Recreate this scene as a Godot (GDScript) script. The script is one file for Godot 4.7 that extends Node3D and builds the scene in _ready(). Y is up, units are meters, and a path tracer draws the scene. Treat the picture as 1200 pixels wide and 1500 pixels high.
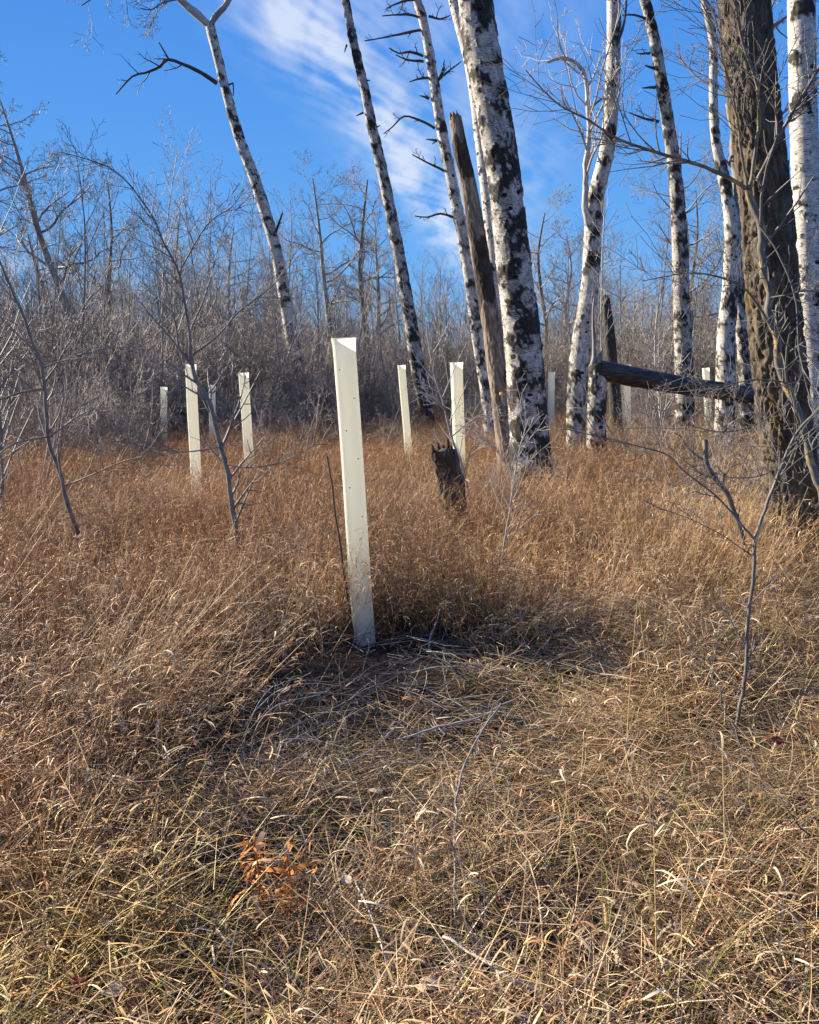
extends Node3D
# A rough meadow edge in late autumn: plastic tree shelters among dry grass, leaning aspens, a bare thicket behind.

const CAM := Vector3(0, 1.57, 0)
const PITCH := -9.46
const FOCAL := 1200.0      # focal length in photograph pixels (1200 x 1500)

var view_basis := Basis(Vector3.RIGHT, deg_to_rad(PITCH))
var rng := RandomNumberGenerator.new()
var noise := FastNoiseLite.new()
var fine := FastNoiseLite.new()
var taken := {}
var M := {}

# ------------------------------------------------------------------ mesh building
class Shape:
	var v := PackedVector3Array()
	var n := PackedVector3Array()
	var c := PackedColorArray()
	var u := PackedVector2Array()
	var i := PackedInt32Array()

	func mesh() -> ArrayMesh:
		var a := []
		a.resize(Mesh.ARRAY_MAX)
		a[Mesh.ARRAY_VERTEX] = v
		a[Mesh.ARRAY_NORMAL] = n
		a[Mesh.ARRAY_COLOR] = c
		a[Mesh.ARRAY_TEX_UV] = u
		a[Mesh.ARRAY_INDEX] = i
		var m := ArrayMesh.new()
		m.add_surface_from_arrays(Mesh.PRIMITIVE_TRIANGLES, a)
		return m

	# a round stick along pts; radii given per point
	func tube(pts: PackedVector3Array, radii: PackedFloat32Array, sides: int, col: Color, cap := false, mottled := 0.0, lichen := 0.0) -> void:
		var count := pts.size()
		var start := v.size()
		var side := Vector3.ZERO
		for k in count:
			var t: Vector3 = (pts[mini(k + 1, count - 1)] - pts[maxi(k - 1, 0)]).normalized()
			if k == 0:
				side = t.cross(Vector3(0.31, 0.2, 0.93)).normalized()
				if side.length() < 0.5:
					side = t.cross(Vector3.UP).normalized()
			else:
				side = (side - t * side.dot(t)).normalized()
			var up := t.cross(side)
			for s in sides:
				var a := TAU * s / sides
				var nn := side * cos(a) + up * sin(a)
				v.append(pts[k] + nn * radii[k])
				n.append(nn)
				if mottled > 0.0:
					var q := fposmod(sin(k * 12.9898 + s * 78.233 + count) * 43758.5453, 1.0)
					var cc := col * (1.0 + mottled * (2.0 * q - 1.0))
					if q < lichen:
						cc = Color(0.50, 0.33, 0.09)
					c.append(Color(cc.r, cc.g, cc.b))
				else:
					c.append(col)
				u.append(Vector2(float(s) / sides, k * 0.1))
		for k in count - 1:
			for s in sides:
				var a := start + k * sides + s
				var b := start + k * sides + (s + 1) % sides
				i.append_array(PackedInt32Array([a, a + sides, b, b, a + sides, b + sides]))
		if cap:
			for e in [0, count - 1]:
				var mid := v.size()
				v.append(pts[e]); n.append((pts[e] - pts[1 if e == 0 else count - 2]).normalized()); c.append(col); u.append(Vector2.ZERO)
				for s in sides:
					i.append_array(PackedInt32Array([mid, start + e * sides + s, start + e * sides + (s + 1) % sides]))

	# a flat blade along pts
	func ribbon(pts: PackedVector3Array, widths: PackedFloat32Array, across: Vector3, col: Color) -> void:
		var count := pts.size()
		var start := v.size()
		for k in count:
			var t: Vector3 = (pts[mini(k + 1, count - 1)] - pts[maxi(k - 1, 0)]).normalized()
			var s := (across - t * across.dot(t)).normalized()
			var nn := t.cross(s).normalized()
			v.append(pts[k] - s * widths[k]); v.append(pts[k] + s * widths[k])
			n.append(nn); n.append(nn); c.append(col); c.append(col)
			u.append(Vector2.ZERO); u.append(Vector2.ONE)
		for k in count - 1:
			var a := start + k * 2
			i.append_array(PackedInt32Array([a, a + 1, a + 2, a + 1, a + 3, a + 2]))

# ------------------------------------------------------------------ naming
func numbered(called: String) -> String:
	var k: int = taken.get(called, 0)
	taken[called] = k + 1
	return called if k == 0 else "%s_%03d" % [called, k]

func tag(o: Node3D, label: String, category: String, group := "", kind := "") -> void:
	if label: o.set_meta("label", label)
	if category: o.set_meta("category", category)
	if group: o.set_meta("group", group)
	if kind: o.set_meta("kind", kind)

func thing(called: String, at: Vector3, label: String, category: String, group := "") -> Node3D:
	var o := Node3D.new()
	o.name = numbered(called)
	add_child(o)
	o.position = at
	tag(o, label, category, group)
	return o

func part(called: String, s: Shape, m: Material, parent: Node3D, at := Vector3.ZERO) -> MeshInstance3D:
	# the shape is in world axes; `at` is the thing's base
	if at != Vector3.ZERO:
		for k in s.v.size():
			s.v[k] -= at
	var o := MeshInstance3D.new()
	o.mesh = s.mesh()
	o.mesh.surface_set_material(0, m)
	o.name = called
	parent.add_child(o, true)
	return o

# ------------------------------------------------------------------ places
func ray(px: float, py: float) -> Vector3:
	return view_basis * Vector3((px - 600.0) / FOCAL, (750.0 - py) / FOCAL, -1.0)

func at_depth(px: float, py: float, d: float) -> Vector3:
	var r := ray(px, py)
	return CAM + r * (d / -r.z)

func on_level(px: float, py: float, h := 0.0) -> Vector3:
	var r := ray(px, py)
	return CAM + r * ((h - CAM.y) / r.y)

func ground_y(x: float, z: float) -> float:
	return 0.045 * noise.get_noise_2d(x * 22.0, z * 22.0)

func smooth_path(pts: Array, step: float) -> PackedVector3Array:
	var out := PackedVector3Array()
	for k in pts.size() - 1:
		var a: Vector3 = pts[maxi(k - 1, 0)]
		var b: Vector3 = pts[k]
		var c2: Vector3 = pts[k + 1]
		var d: Vector3 = pts[mini(k + 2, pts.size() - 1)]
		var cuts := maxi(1, int(b.distance_to(c2) / step))
		for j in cuts:
			out.append(b.cubic_interpolate(c2, a, d, float(j) / cuts))
	out.append(pts[-1])
	return out

# ------------------------------------------------------------------ materials
func grey(x: float) -> Color:
	return Color(x, x, x).linear_to_srgb()

func lin(r: float, g: float, b: float) -> Color:
	return Color(r, g, b).linear_to_srgb()

func plain(called: String, col: Color, rough: float, use_vertex := true) -> StandardMaterial3D:
	var m := StandardMaterial3D.new()
	m.resource_name = called
	m.albedo_color = col
	m.roughness = rough
	m.metallic_specular = 0.35
	m.vertex_color_use_as_albedo = use_vertex
	m.cull_mode = BaseMaterial3D.CULL_DISABLED
	return m

func aspen_bark(seed_value: int, dashes: int, base: Color) -> StandardMaterial3D:
	# 0.8 m round by 2 m up: pale bark, fine dark lenticel dashes, a few knots
	var w := 512
	var h := 1280
	var r := RandomNumberGenerator.new()
	r.seed = seed_value
	var nz := FastNoiseLite.new()
	nz.seed = seed_value
	nz.frequency = 0.02
	nz.fractal_octaves = 4
	var img := nz.get_seamless_image(w, h)
	img.convert(Image.FORMAT_RGB8)
	var relief := Image.create(w, h, false, Image.FORMAT_RGB8)
	relief.fill(Color(0.5, 0.5, 0.5))
	for y in h:
		for x in w:
			var t := img.get_pixel(x, y).r
			var k := 0.95 + 0.36 * (t - 0.5)
			img.set_pixel(x, y, Color(base.r * k, base.g * k * (1.0 - 0.03 * t), base.b * k * (1.0 - 0.06 * t)))
	for d in dashes:
		var x := r.randi_range(0, w - 1)
		var y := r.randi_range(0, h - 1)
		var len := int(5 + 42 * pow(r.randf(), 2.6))
		var thick := 1 + int(4.0 * pow(r.randf(), 2.0))
		var dark := r.randf_range(0.10, 0.34)
		var bend := r.randf_range(-0.12, 0.12)
		for q in len:
			var th := maxi(1, int(thick * sin(PI * (q + 0.5) / len) + 0.6))
			var yy := int(y + bend * q + r.randf_range(-0.6, 0.6))
			for t in th:
				img.set_pixel((x + q) % w, posmod(yy + t, h), Color(dark, dark * 0.95, dark * 0.9))
				relief.set_pixel((x + q) % w, posmod(yy + t, h), Color(0.85, 0.85, 0.85))
	for d in 9:
		var cx := r.randi_range(0, w - 1)
		var cy := r.randi_range(0, h - 1)
		var rx := r.randf_range(12, 38)
		var ry := rx * r.randf_range(0.35, 0.7)
		for yy in range(int(-ry * 1.3), int(ry * 1.3)):
			for xx in range(int(-rx * 1.3), int(rx * 1.3)):
				var e := sqrt(pow(xx / rx, 2) + pow(yy / ry, 2)) + 0.35 * nz.get_noise_2d((cx + xx) * 6.0, (cy + yy) * 6.0)
				if e < 0.9:
					var g := 0.13 + 0.10 * absf(nz.get_noise_2d(xx * 12.0, yy * 12.0))
					img.set_pixel(posmod(cx + xx, w), posmod(cy + yy, h), Color(g, g * 0.95, g * 0.9))
					relief.set_pixel(posmod(cx + xx, w), posmod(cy + yy, h), Color(0.8, 0.8, 0.8))
	var m := plain("aspen_bark", Color.WHITE, 0.75)
	m.albedo_texture = ImageTexture.create_from_image(img)
	m.heightmap_enabled = true
	m.heightmap_texture = ImageTexture.create_from_image(relief)
	m.heightmap_scale = 0.4
	return m

func grain_texture(seed_value: int, low: Color, high: Color, fx: float, fy: float) -> ImageTexture:
	var nz := FastNoiseLite.new()
	nz.seed = seed_value
	nz.fractal_octaves = 5
	nz.frequency = 0.03
	var img := Image.create(256, 512, false, Image.FORMAT_RGB8)
	for y in 512:
		for x in 256:
			var a := TAU * x / 256.0
			var b := TAU * y / 512.0
			var t := clampf(0.5 + 0.9 * nz.get_noise_3d(cos(a) * fx + 60.0 * cos(b), sin(a) * fx + 60.0 * sin(b), fy * sin(b * 2.0 + cos(a))), 0.0, 1.0)
			img.set_pixel(x, y, low.lerp(high, t))
	return ImageTexture.create_from_image(img)

func make_materials() -> void:
	M.aspen = aspen_bark(11, 2100, Color(0.86, 0.85, 0.82))
	M.aspen_rough = aspen_bark(12, 3600, Color(0.78, 0.77, 0.75))
	M.furrowed = plain("furrowed_bark", Color.WHITE, 0.9)
	M.furrowed.albedo_texture = grain_texture(21, Color(0.42, 0.38, 0.33), Color(0.68, 0.63, 0.56), 90.0, 25.0)
	M.furrowed.heightmap_enabled = true
	M.furrowed.heightmap_texture = M.furrowed.albedo_texture
	M.furrowed.heightmap_scale = 1.0
	M.dark_bark = plain("weathered_dark_wood", Color.WHITE, 0.8)
	M.dark_bark.albedo_texture = grain_texture(22, Color(0.55, 0.5, 0.46), Color(0.95, 0.93, 0.9), 120.0, 30.0)
	M.dark_bark.heightmap_enabled = true
	M.dark_bark.heightmap_texture = M.dark_bark.albedo_texture
	M.dark_bark.heightmap_scale = 1.2
	M.log = plain("wet_black_bark", Color.WHITE, 0.42)
	M.log.albedo_texture = M.dark_bark.albedo_texture
	M.log.heightmap_enabled = true
	M.log.heightmap_texture = M.dark_bark.albedo_texture
	M.log.heightmap_scale = 1.5
	M.twig = plain("twig_bark", Color.WHITE, 0.6)
	M.grass = plain("dry_grass", Color.WHITE, 0.5)
	M.grass.backlight_enabled = true
	M.grass.backlight = Color(0.42, 0.36, 0.27)
	M.tube = plain("shelter_plastic", lin(0.77, 0.785, 0.69), 0.38, false)
	M.tube.backlight_enabled = true
	M.tube.backlight = Color(0.97, 0.96, 0.89)
	M.tube_mark = plain("shelter_dimple", lin(0.85, 0.85, 0.8), 0.4, false)
	M.tube_hole = plain("shelter_hole", lin(0.05, 0.05, 0.045), 0.8, false)
	M.stake = plain("stake_wood", lin(0.09, 0.06, 0.045), 0.8, false)
	M.leaf = plain("dead_leaf", Color.WHITE, 0.6)
	M.leaf.backlight_enabled = true
	M.leaf.backlight = Color(0.6, 0.5, 0.4)
	M.fungus = plain("shelf_fungus", lin(0.62, 0.30, 0.10), 0.7, false)
	var soil := FastNoiseLite.new()
	soil.seed = 5
	soil.frequency = 0.05
	soil.fractal_octaves = 5
	var si := soil.get_seamless_image(512, 512)
	si.convert(Image.FORMAT_RGB8)
	for y in 512:
		for x in 512:
			var t := si.get_pixel(x, y).r
			si.set_pixel(x, y, Color(0.12, 0.095, 0.07).lerp(Color(0.29, 0.235, 0.17), t))
	M.soil = plain("soil_and_thatch", Color.WHITE, 0.95, false)
	M.soil.albedo_texture = ImageTexture.create_from_image(si)
	M.soil.uv1_triplanar = true
	M.soil.uv1_world_triplanar = true
	M.soil.uv1_scale = Vector3(0.9, 0.9, 0.9)

# ------------------------------------------------------------------ trunks
# marks: {px path} [[px, py, width_px], ...] from the lowest point up, all at one depth
func trunk_points(marks: Array, d: float, above := 0.0, drift := Vector3.ZERO) -> Array:
	var pts := []
	var rad := []
	for k in marks:
		var p := at_depth(k[0], k[1], d)
		pts.append(p)
		rad.append(k[2] * 0.5 * (d / -ray(k[0], k[1]).z) / FOCAL)
	var low: Vector3 = pts[0]
	if low.y > -0.1:      # down into the ground
		var dir: Vector3 = (pts[0] - pts[1]).normalized()
		dir = (dir + Vector3(0, -1.2, 0)).normalized()
		pts.push_front(low + dir * ((low.y + 0.12) / -dir.y))
		rad.push_front(rad[0] * 1.18)
	if above > 0.0:
		var e: Vector3 = pts[-1]
		var up: Vector3 = ((e - pts[-2]).normalized() + drift).normalized()
		var r0: float = rad[-1]
		for k in 4:
			up = (up + Vector3(0, 0.15, 0)).normalized()
			pts.append(pts[-1] + up * above / 4.0)
			rad.append(r0 * (1.0 - 0.21 * (k + 1)))
	return [pts, rad]

func trunk_shape(pts: Array, rad: Array, style: String, sides: int, step: float, seed_value: int) -> Shape:
	var s := Shape.new()
	var path := smooth_path(pts, step)
	# radius by arc length
	var marks := PackedFloat32Array([0.0])
	for k in range(1, pts.size()):
		marks.append(marks[-1] + pts[k].distance_to(pts[k - 1]))
	var r := RandomNumberGenerator.new()
	r.seed = seed_value
	var off := Vector3(r.randf() * 300, r.randf() * 300, r.randf() * 300)
	var total := marks[-1]
	var nodes := []
	if style != "furrowed" and style != "snag":
		var at := 0.3
		while at < total:
			nodes.append([at, r.randf() * TAU, r.randf_range(0.05, 0.16), r.randf_range(0.35, 1.3)])
			at += r.randf_range(0.12, 0.65)
	var run := 0.0
	var side := Vector3.RIGHT
	var seg := 0
	var wraps := maxi(1, int(round(rad[0] * TAU / 0.8)))
	for k in path.size():
		if k > 0:
			run += path[k].distance_to(path[k - 1])
		while seg < marks.size() - 2 and run > marks[seg + 1]:
			seg += 1
		var f := clampf((run - marks[seg]) / maxf(0.001, marks[seg + 1] - marks[seg]), 0.0, 1.0)
		var base_r := lerpf(rad[seg], rad[seg + 1], f)
		var t: Vector3 = (path[mini(k + 1, path.size() - 1)] - path[maxi(k - 1, 0)]).normalized()
		side = (side - t * side.dot(t)).normalized()
		var up := t.cross(side)
		var near := nodes.filter(func(q): return absf(q[0] - run) < 0.5)
		for a in sides + 1:
			var ang := TAU * (a % sides) / sides
			var nn := side * cos(ang) + up * sin(ang)
			var q := Vector3(cos(ang) * base_r, run, sin(ang) * base_r)
			var bump := 0.0
			var col := Color.WHITE
			if style == "furrowed":
				var f1 := fine.get_noise_3d(q.x * 1500 + off.x, q.y * 430 + off.y, q.z * 1500 + off.z)
				var f2 := fine.get_noise_3d(q.x * 3200 + off.z, q.y * 1100 + off.x, q.z * 3200)
				bump = base_r * (0.17 * minf(absf(f1) * 4.0, 1.0) + 0.07 * f2)
				var tone := 0.38 + 0.22 * fine.get_noise_3d(q.x * 900 + off.y, q.y * 300, q.z * 900)
				col = Color(tone, tone * 0.93, tone * 0.83)
				if fine.get_noise_3d(q.x * 260 + 77, q.y * 110, q.z * 260 + off.x) > 0.42:
					col = Color(0.42, 0.33, 0.13)
			elif style == "snag":
				var f1 := fine.get_noise_3d(q.x * 1600 + off.x, q.y * 160 + off.y, q.z * 1600 + off.z)
				var f2 := fine.get_noise_3d(q.x * 2000, q.y * 1100 + off.y, q.z * 2000)
				bump = base_r * (0.10 * f1 + 0.06 * f2)
				var tone := 0.42 + 0.22 * f1 + 0.16 * f2
				col = Color(tone * 1.02, tone * 0.90, tone * 0.74)
				if noise.get_noise_3d(q.x * 150 + off.x, q.y * 60, q.z * 150) > 0.28:
					col = Color(0.10, 0.085, 0.07)
			else:
				var rough := 0.62 * noise.get_noise_3d(q.x * 330 + off.x, q.y * 330 + off.y, q.z * 330 + off.z) + 0.40 * fine.get_noise_3d(q.x * 1500 + off.z, q.y * 1200 + off.y, q.z * 1500)
				var want := 0.05
				if style == "aspen_dark":
					want = -0.05
				elif style == "aspen_clean":
					want = 0.2
				elif style == "log":
					want = -1.0
				rough -= want + 0.10 - 0.34 * exp(-run * 0.75)
				for e in near:
					var da := absf(wrapf(ang - e[1], -PI, PI))
					var ds: float = (run - e[0]) / e[2] + 0.5 * da * da
					rough = maxf(rough, 0.30 * e[3] - 0.26 * ds * ds - 0.20 * da * da + 0.24 * fine.get_noise_3d(q.x * 1600, q.y * 1300 + off.x, q.z * 1600))
				var m := smoothstep(0.0, 0.09, rough)
				var crack := fine.get_noise_3d(q.x * 2600 + 9, q.y * 700, q.z * 2600)
				bump = m * (0.010 + 0.012 * crack) + base_r * 0.05 * noise.get_noise_3d(q.x * 60, q.y * 30 + off.y, q.z * 60)
				var stain := smoothstep(-0.25, 0.35, fine.get_noise_3d(q.x * 700 + off.y, q.y * 420 + off.z, q.z * 700))
				col = Color(1.0, 0.99, 0.97).lerp(Color(0.58, 0.55, 0.49), stain * (0.35 if style == "aspen_clean" else 0.85)).lerp(Color(0.075, 0.068, 0.06) * (1.0 + 0.8 * crack), m)
				if style == "stump":
					var grain := fine.get_noise_3d(q.x * 2200 + off.x, q.y * 200, q.z * 2200)
					bump = 0.03 * grain + 0.03 * noise.get_noise_3d(q.x * 500, q.y * 300, q.z * 500 + off.y)
					col = Color(0.15, 0.12, 0.095).lerp(Color(0.42, 0.33, 0.23), smoothstep(0.15, 0.4, fine.get_noise_3d(q.x * 900, q.y * 260 + off.y, q.z * 900)))
				if style == "log":
					col = Color(0.10, 0.095, 0.095)
					bump = 0.010 * crack + 0.02 * noise.get_noise_3d(q.x * 90, q.y * 60, q.z * 90)
				col.a = 1.0
			s.v.append(path[k] + nn * (base_r + bump))
			s.n.append(nn)
			s.c.append(col)
			s.u.append(Vector2(float(a) / sides * wraps, run * 0.5))
	var row := sides + 1
	var rows := path.size()
	for k in rows:
		for a in sides + 1:
			var l := s.v[k * row + posmod(a - 1, sides)]
			var g := s.v[k * row + (a + 1) % sides]
			var dn := s.v[maxi(k - 1, 0) * row + a]
			var uu := s.v[mini(k + 1, rows - 1) * row + a]
			var nn := (g - l).cross(uu - dn).normalized()
			s.n[k * row + a] = nn if nn.dot(s.n[k * row + a]) > 0 else -nn
	for k in rows - 1:
		for a in sides:
			var p := k * row + a
			s.i.append_array(PackedInt32Array([p, p + row, p + 1, p + 1, p + row, p + row + 1]))
	# ragged closed top
	var top := s.v.size()
	s.v.append(path[-1] + (path[-1] - path[-2]).normalized() * rad[-1] * 0.4)
	s.n.append((path[-1] - path[-2]).normalized()); s.c.append(s.c[top - 1]); s.u.append(Vector2(0.5, run * 0.5))
	for a in sides:
		s.i.append_array(PackedInt32Array([(rows - 1) * row + a, top, (rows - 1) * row + a + 1]))
	return s

# a bare stick that forks again and again
func grow(s: Shape, r: RandomNumberGenerator, p: Vector3, d: Vector3, length: float, rad: float, level: int, o: Dictionary) -> void:
	var segs: int = o.segs[level]
	var pts := PackedVector3Array([p])
	var radii := PackedFloat32Array([rad])
	var dir := d.normalized()
	for k in segs:
		var w: float = o.wob[level]
		dir = (dir + Vector3(r.randf_range(-w, w), r.randf_range(-w, w) + o.up[level], r.randf_range(-w, w))).normalized()
		pts.append(pts[-1] + dir * length / segs)
		radii.append(maxf(rad * lerpf(1.0, o.tip, float(k + 1) / segs), o.least))
	var tone: float = o.tone * r.randf_range(0.75, 1.25)
	s.tube(pts, radii, o.sides[level], Color(tone, tone * o.warm, tone * o.warm * o.warm * 0.98))
	if level >= o.kids.size():
		return
	var kids: int = int(round(o.kids[level] * r.randf_range(0.75, 1.25)))
	var turn := r.randf() * TAU
	for k in kids:
		var f: float = lerpf(o.from[level], 1.0, (k + r.randf()) / kids)
		var x := f * segs
		var j := mini(int(x), segs - 1)
		var at := pts[j].lerp(pts[j + 1], x - j)
		var along := (pts[j + 1] - pts[j]).normalized()
		turn += 2.4 + r.randf_range(-0.5, 0.5)
		var out := along.cross(Vector3(cos(turn), 0.21, sin(turn))).normalized()
		var ang: float = o.ang[level] * r.randf_range(0.7, 1.3)
		grow(s, r, at, along * cos(ang) + out * sin(ang), length * o.ratio[level] * r.randf_range(0.6, 1.2) * (1.15 - 0.65 * f), maxf(radii[j] * o.thin[level], o.least), level + 1, o)

const SAPLING := {"segs": [9, 4, 3, 2], "wob": [0.07, 0.14, 0.2, 0.25], "up": [0.05, 0.10, 0.06, 0.04], "tip": 0.2, "least": 0.004, "tone": 0.24, "warm": 0.88, "sides": [5, 3, 3, 3], "kids": [17, 5, 3], "from": [0.3, 0.2, 0.2], "ang": [0.6, 0.65, 0.7], "ratio": [0.30, 0.46, 0.5], "thin": [0.5, 0.6, 0.7]}
const SHRUB := {"segs": [6, 4, 3, 2], "wob": [0.14, 0.22, 0.3, 0.3], "up": [0.05, 0.05, 0.04, 0.0], "tip": 0.3, "least": 0.004, "tone": 0.29, "warm": 0.87, "sides": [4, 3, 3, 3], "kids": [8, 5, 2], "from": [0.2, 0.15, 0.2], "ang": [0.7, 0.8, 0.8], "ratio": [0.45, 0.5, 0.5], "thin": [0.6, 0.65, 0.7]}
const OLD := {"segs": [10, 7, 5, 4, 2], "wob": [0.10, 0.28, 0.34, 0.34, 0.3], "up": [0.05, 0.07, 0.05, 0.05, 0.03], "tip": 0.3, "least": 0.0045, "tone": 0.24, "warm": 0.95, "sides": [6, 5, 4, 3, 3], "kids": [11, 7, 6, 5], "from": [0.45, 0.3, 0.2, 0.15], "ang": [0.8, 0.75, 0.75, 0.7], "ratio": [0.36, 0.52, 0.5, 0.5], "thin": [0.5, 0.55, 0.55, 0.6]}
const CROWN := {"segs": [6, 5, 3, 2], "wob": [0.22, 0.28, 0.3, 0.3], "up": [0.06, 0.05, 0.03, 0.0], "tip": 0.3, "least": 0.004, "tone": 0.27, "warm": 0.95, "sides": [5, 4, 3, 3], "kids": [6, 6, 4], "from": [0.25, 0.2, 0.2], "ang": [0.75, 0.75, 0.7], "ratio": [0.5, 0.5, 0.5], "thin": [0.55, 0.6, 0.6]}
const DEAD := {"segs": [5, 3, 2], "wob": [0.2, 0.3, 0.3], "up": [0.02, 0.0, 0.0], "tip": 0.3, "least": 0.004, "tone": 0.10, "warm": 0.93, "sides": [5, 4, 3], "kids": [4, 3], "from": [0.35, 0.2], "ang": [0.8, 0.8], "ratio": [0.4, 0.5], "thin": [0.55, 0.6]}
const WHIP := {"segs": [6, 3, 2], "wob": [0.14, 0.2, 0.25], "up": [0.03, 0.05, 0.03], "tip": 0.3, "least": 0.0018, "tone": 0.33, "warm": 0.93, "sides": [5, 4, 3], "kids": [7, 4], "from": [0.15, 0.2], "ang": [0.8, 0.8], "ratio": [0.38, 0.5], "thin": [0.6, 0.7]}

# a branch drawn through marked points, with random side twigs
func marked_branch(called: String, marks: Array, d0: float, d1: float, w0: float, w1: float, tone: float, parent: Node3D, base: Vector3, r: RandomNumberGenerator, twigs := 5, twig_len := 0.4, spec := DEAD, lichen := 0.0) -> void:
	var pts := []
	for k in marks.size():
		pts.append(at_depth(marks[k][0], marks[k][1], lerpf(d0, d1, float(k) / (marks.size() - 1))))
	var path := smooth_path(pts, 0.035 * d0 / 6.0)
	var s := Shape.new()
	var radii := PackedFloat32Array()
	for k in path.size():
		var px := lerpf(w0, w1, float(k) / (path.size() - 1))
		radii.append(maxf(0.002, px * 0.5 * d0 / FOCAL) * (1.0 + 0.22 * fine.get_noise_1d(k * 45.0 + marks[0][1])))
		if k > 0:
			path[k] += Vector3(noise.get_noise_1d(k * 11.0 + d0 * 100), 0.5 * noise.get_noise_1d(k * 11.0 + 700), noise.get_noise_1d(k * 11.0 + 300)) * radii[k] * 1.0
	s.tube(path, radii, 8, Color(tone, tone * 0.91, tone * 0.78), true, 0.4, lichen)
	var o := spec.duplicate()
	o.tone = tone
	for k in twigs:
		var j := int((0.25 + 0.75 * (k + r.randf()) / twigs) * (path.size() - 2))
		var along := (path[j + 1] - path[j]).normalized()
		var out := along.cross(Vector3(r.randf_range(-1, 1), r.randf_range(-1, 1), r.randf_range(-1, 1))).normalized()
		grow(s, r, path[j], along * 0.7 + out * 0.7 + Vector3(0, 0.2, 0), twig_len * r.randf_range(0.4, 1.2), radii[j] * 0.55, 1, o)
	part(called, s, M.twig, parent, base)

func aspen(label: String, marks: Array, d: float, style: String, above: float, seed_value: int, crown := true, drift := Vector3.ZERO) -> Array:
	var pr := trunk_points(marks, d, above, drift)
	var base: Vector3 = pr[0][0]
	base.y = ground_y(base.x, base.z)
	var o := thing("aspen_tree", base, label, "tree", "leaning white aspens")
	var near := d < 12.0
	var s := trunk_shape(pr[0], pr[1], style, 72 if near else 40, 0.022 if near else 0.045, seed_value)
	part("trunk", s, M.aspen_rough if style == "aspen_dark" else M.aspen, o, base)
	if crown:
		var r := RandomNumberGenerator.new()
		r.seed = seed_value * 7 + 1
		var c := Shape.new()
		var pts: Array = pr[0]
		var last := pts.size() - 1
		for k in 15:
			var f := r.randf_range(last - 3.2, last)
			var j := mini(int(f), last - 1)
			var p: Vector3 = pts[j].lerp(pts[j + 1], f - j)
			var a := r.randf() * TAU
			grow(c, r, p, Vector3(cos(a), r.randf_range(0.2, 0.9), sin(a)), r.randf_range(1.2, 2.4), 0.035, 0, CROWN)
		part("crown", c, M.twig, o, base)
	return [o, base, pr]

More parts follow.
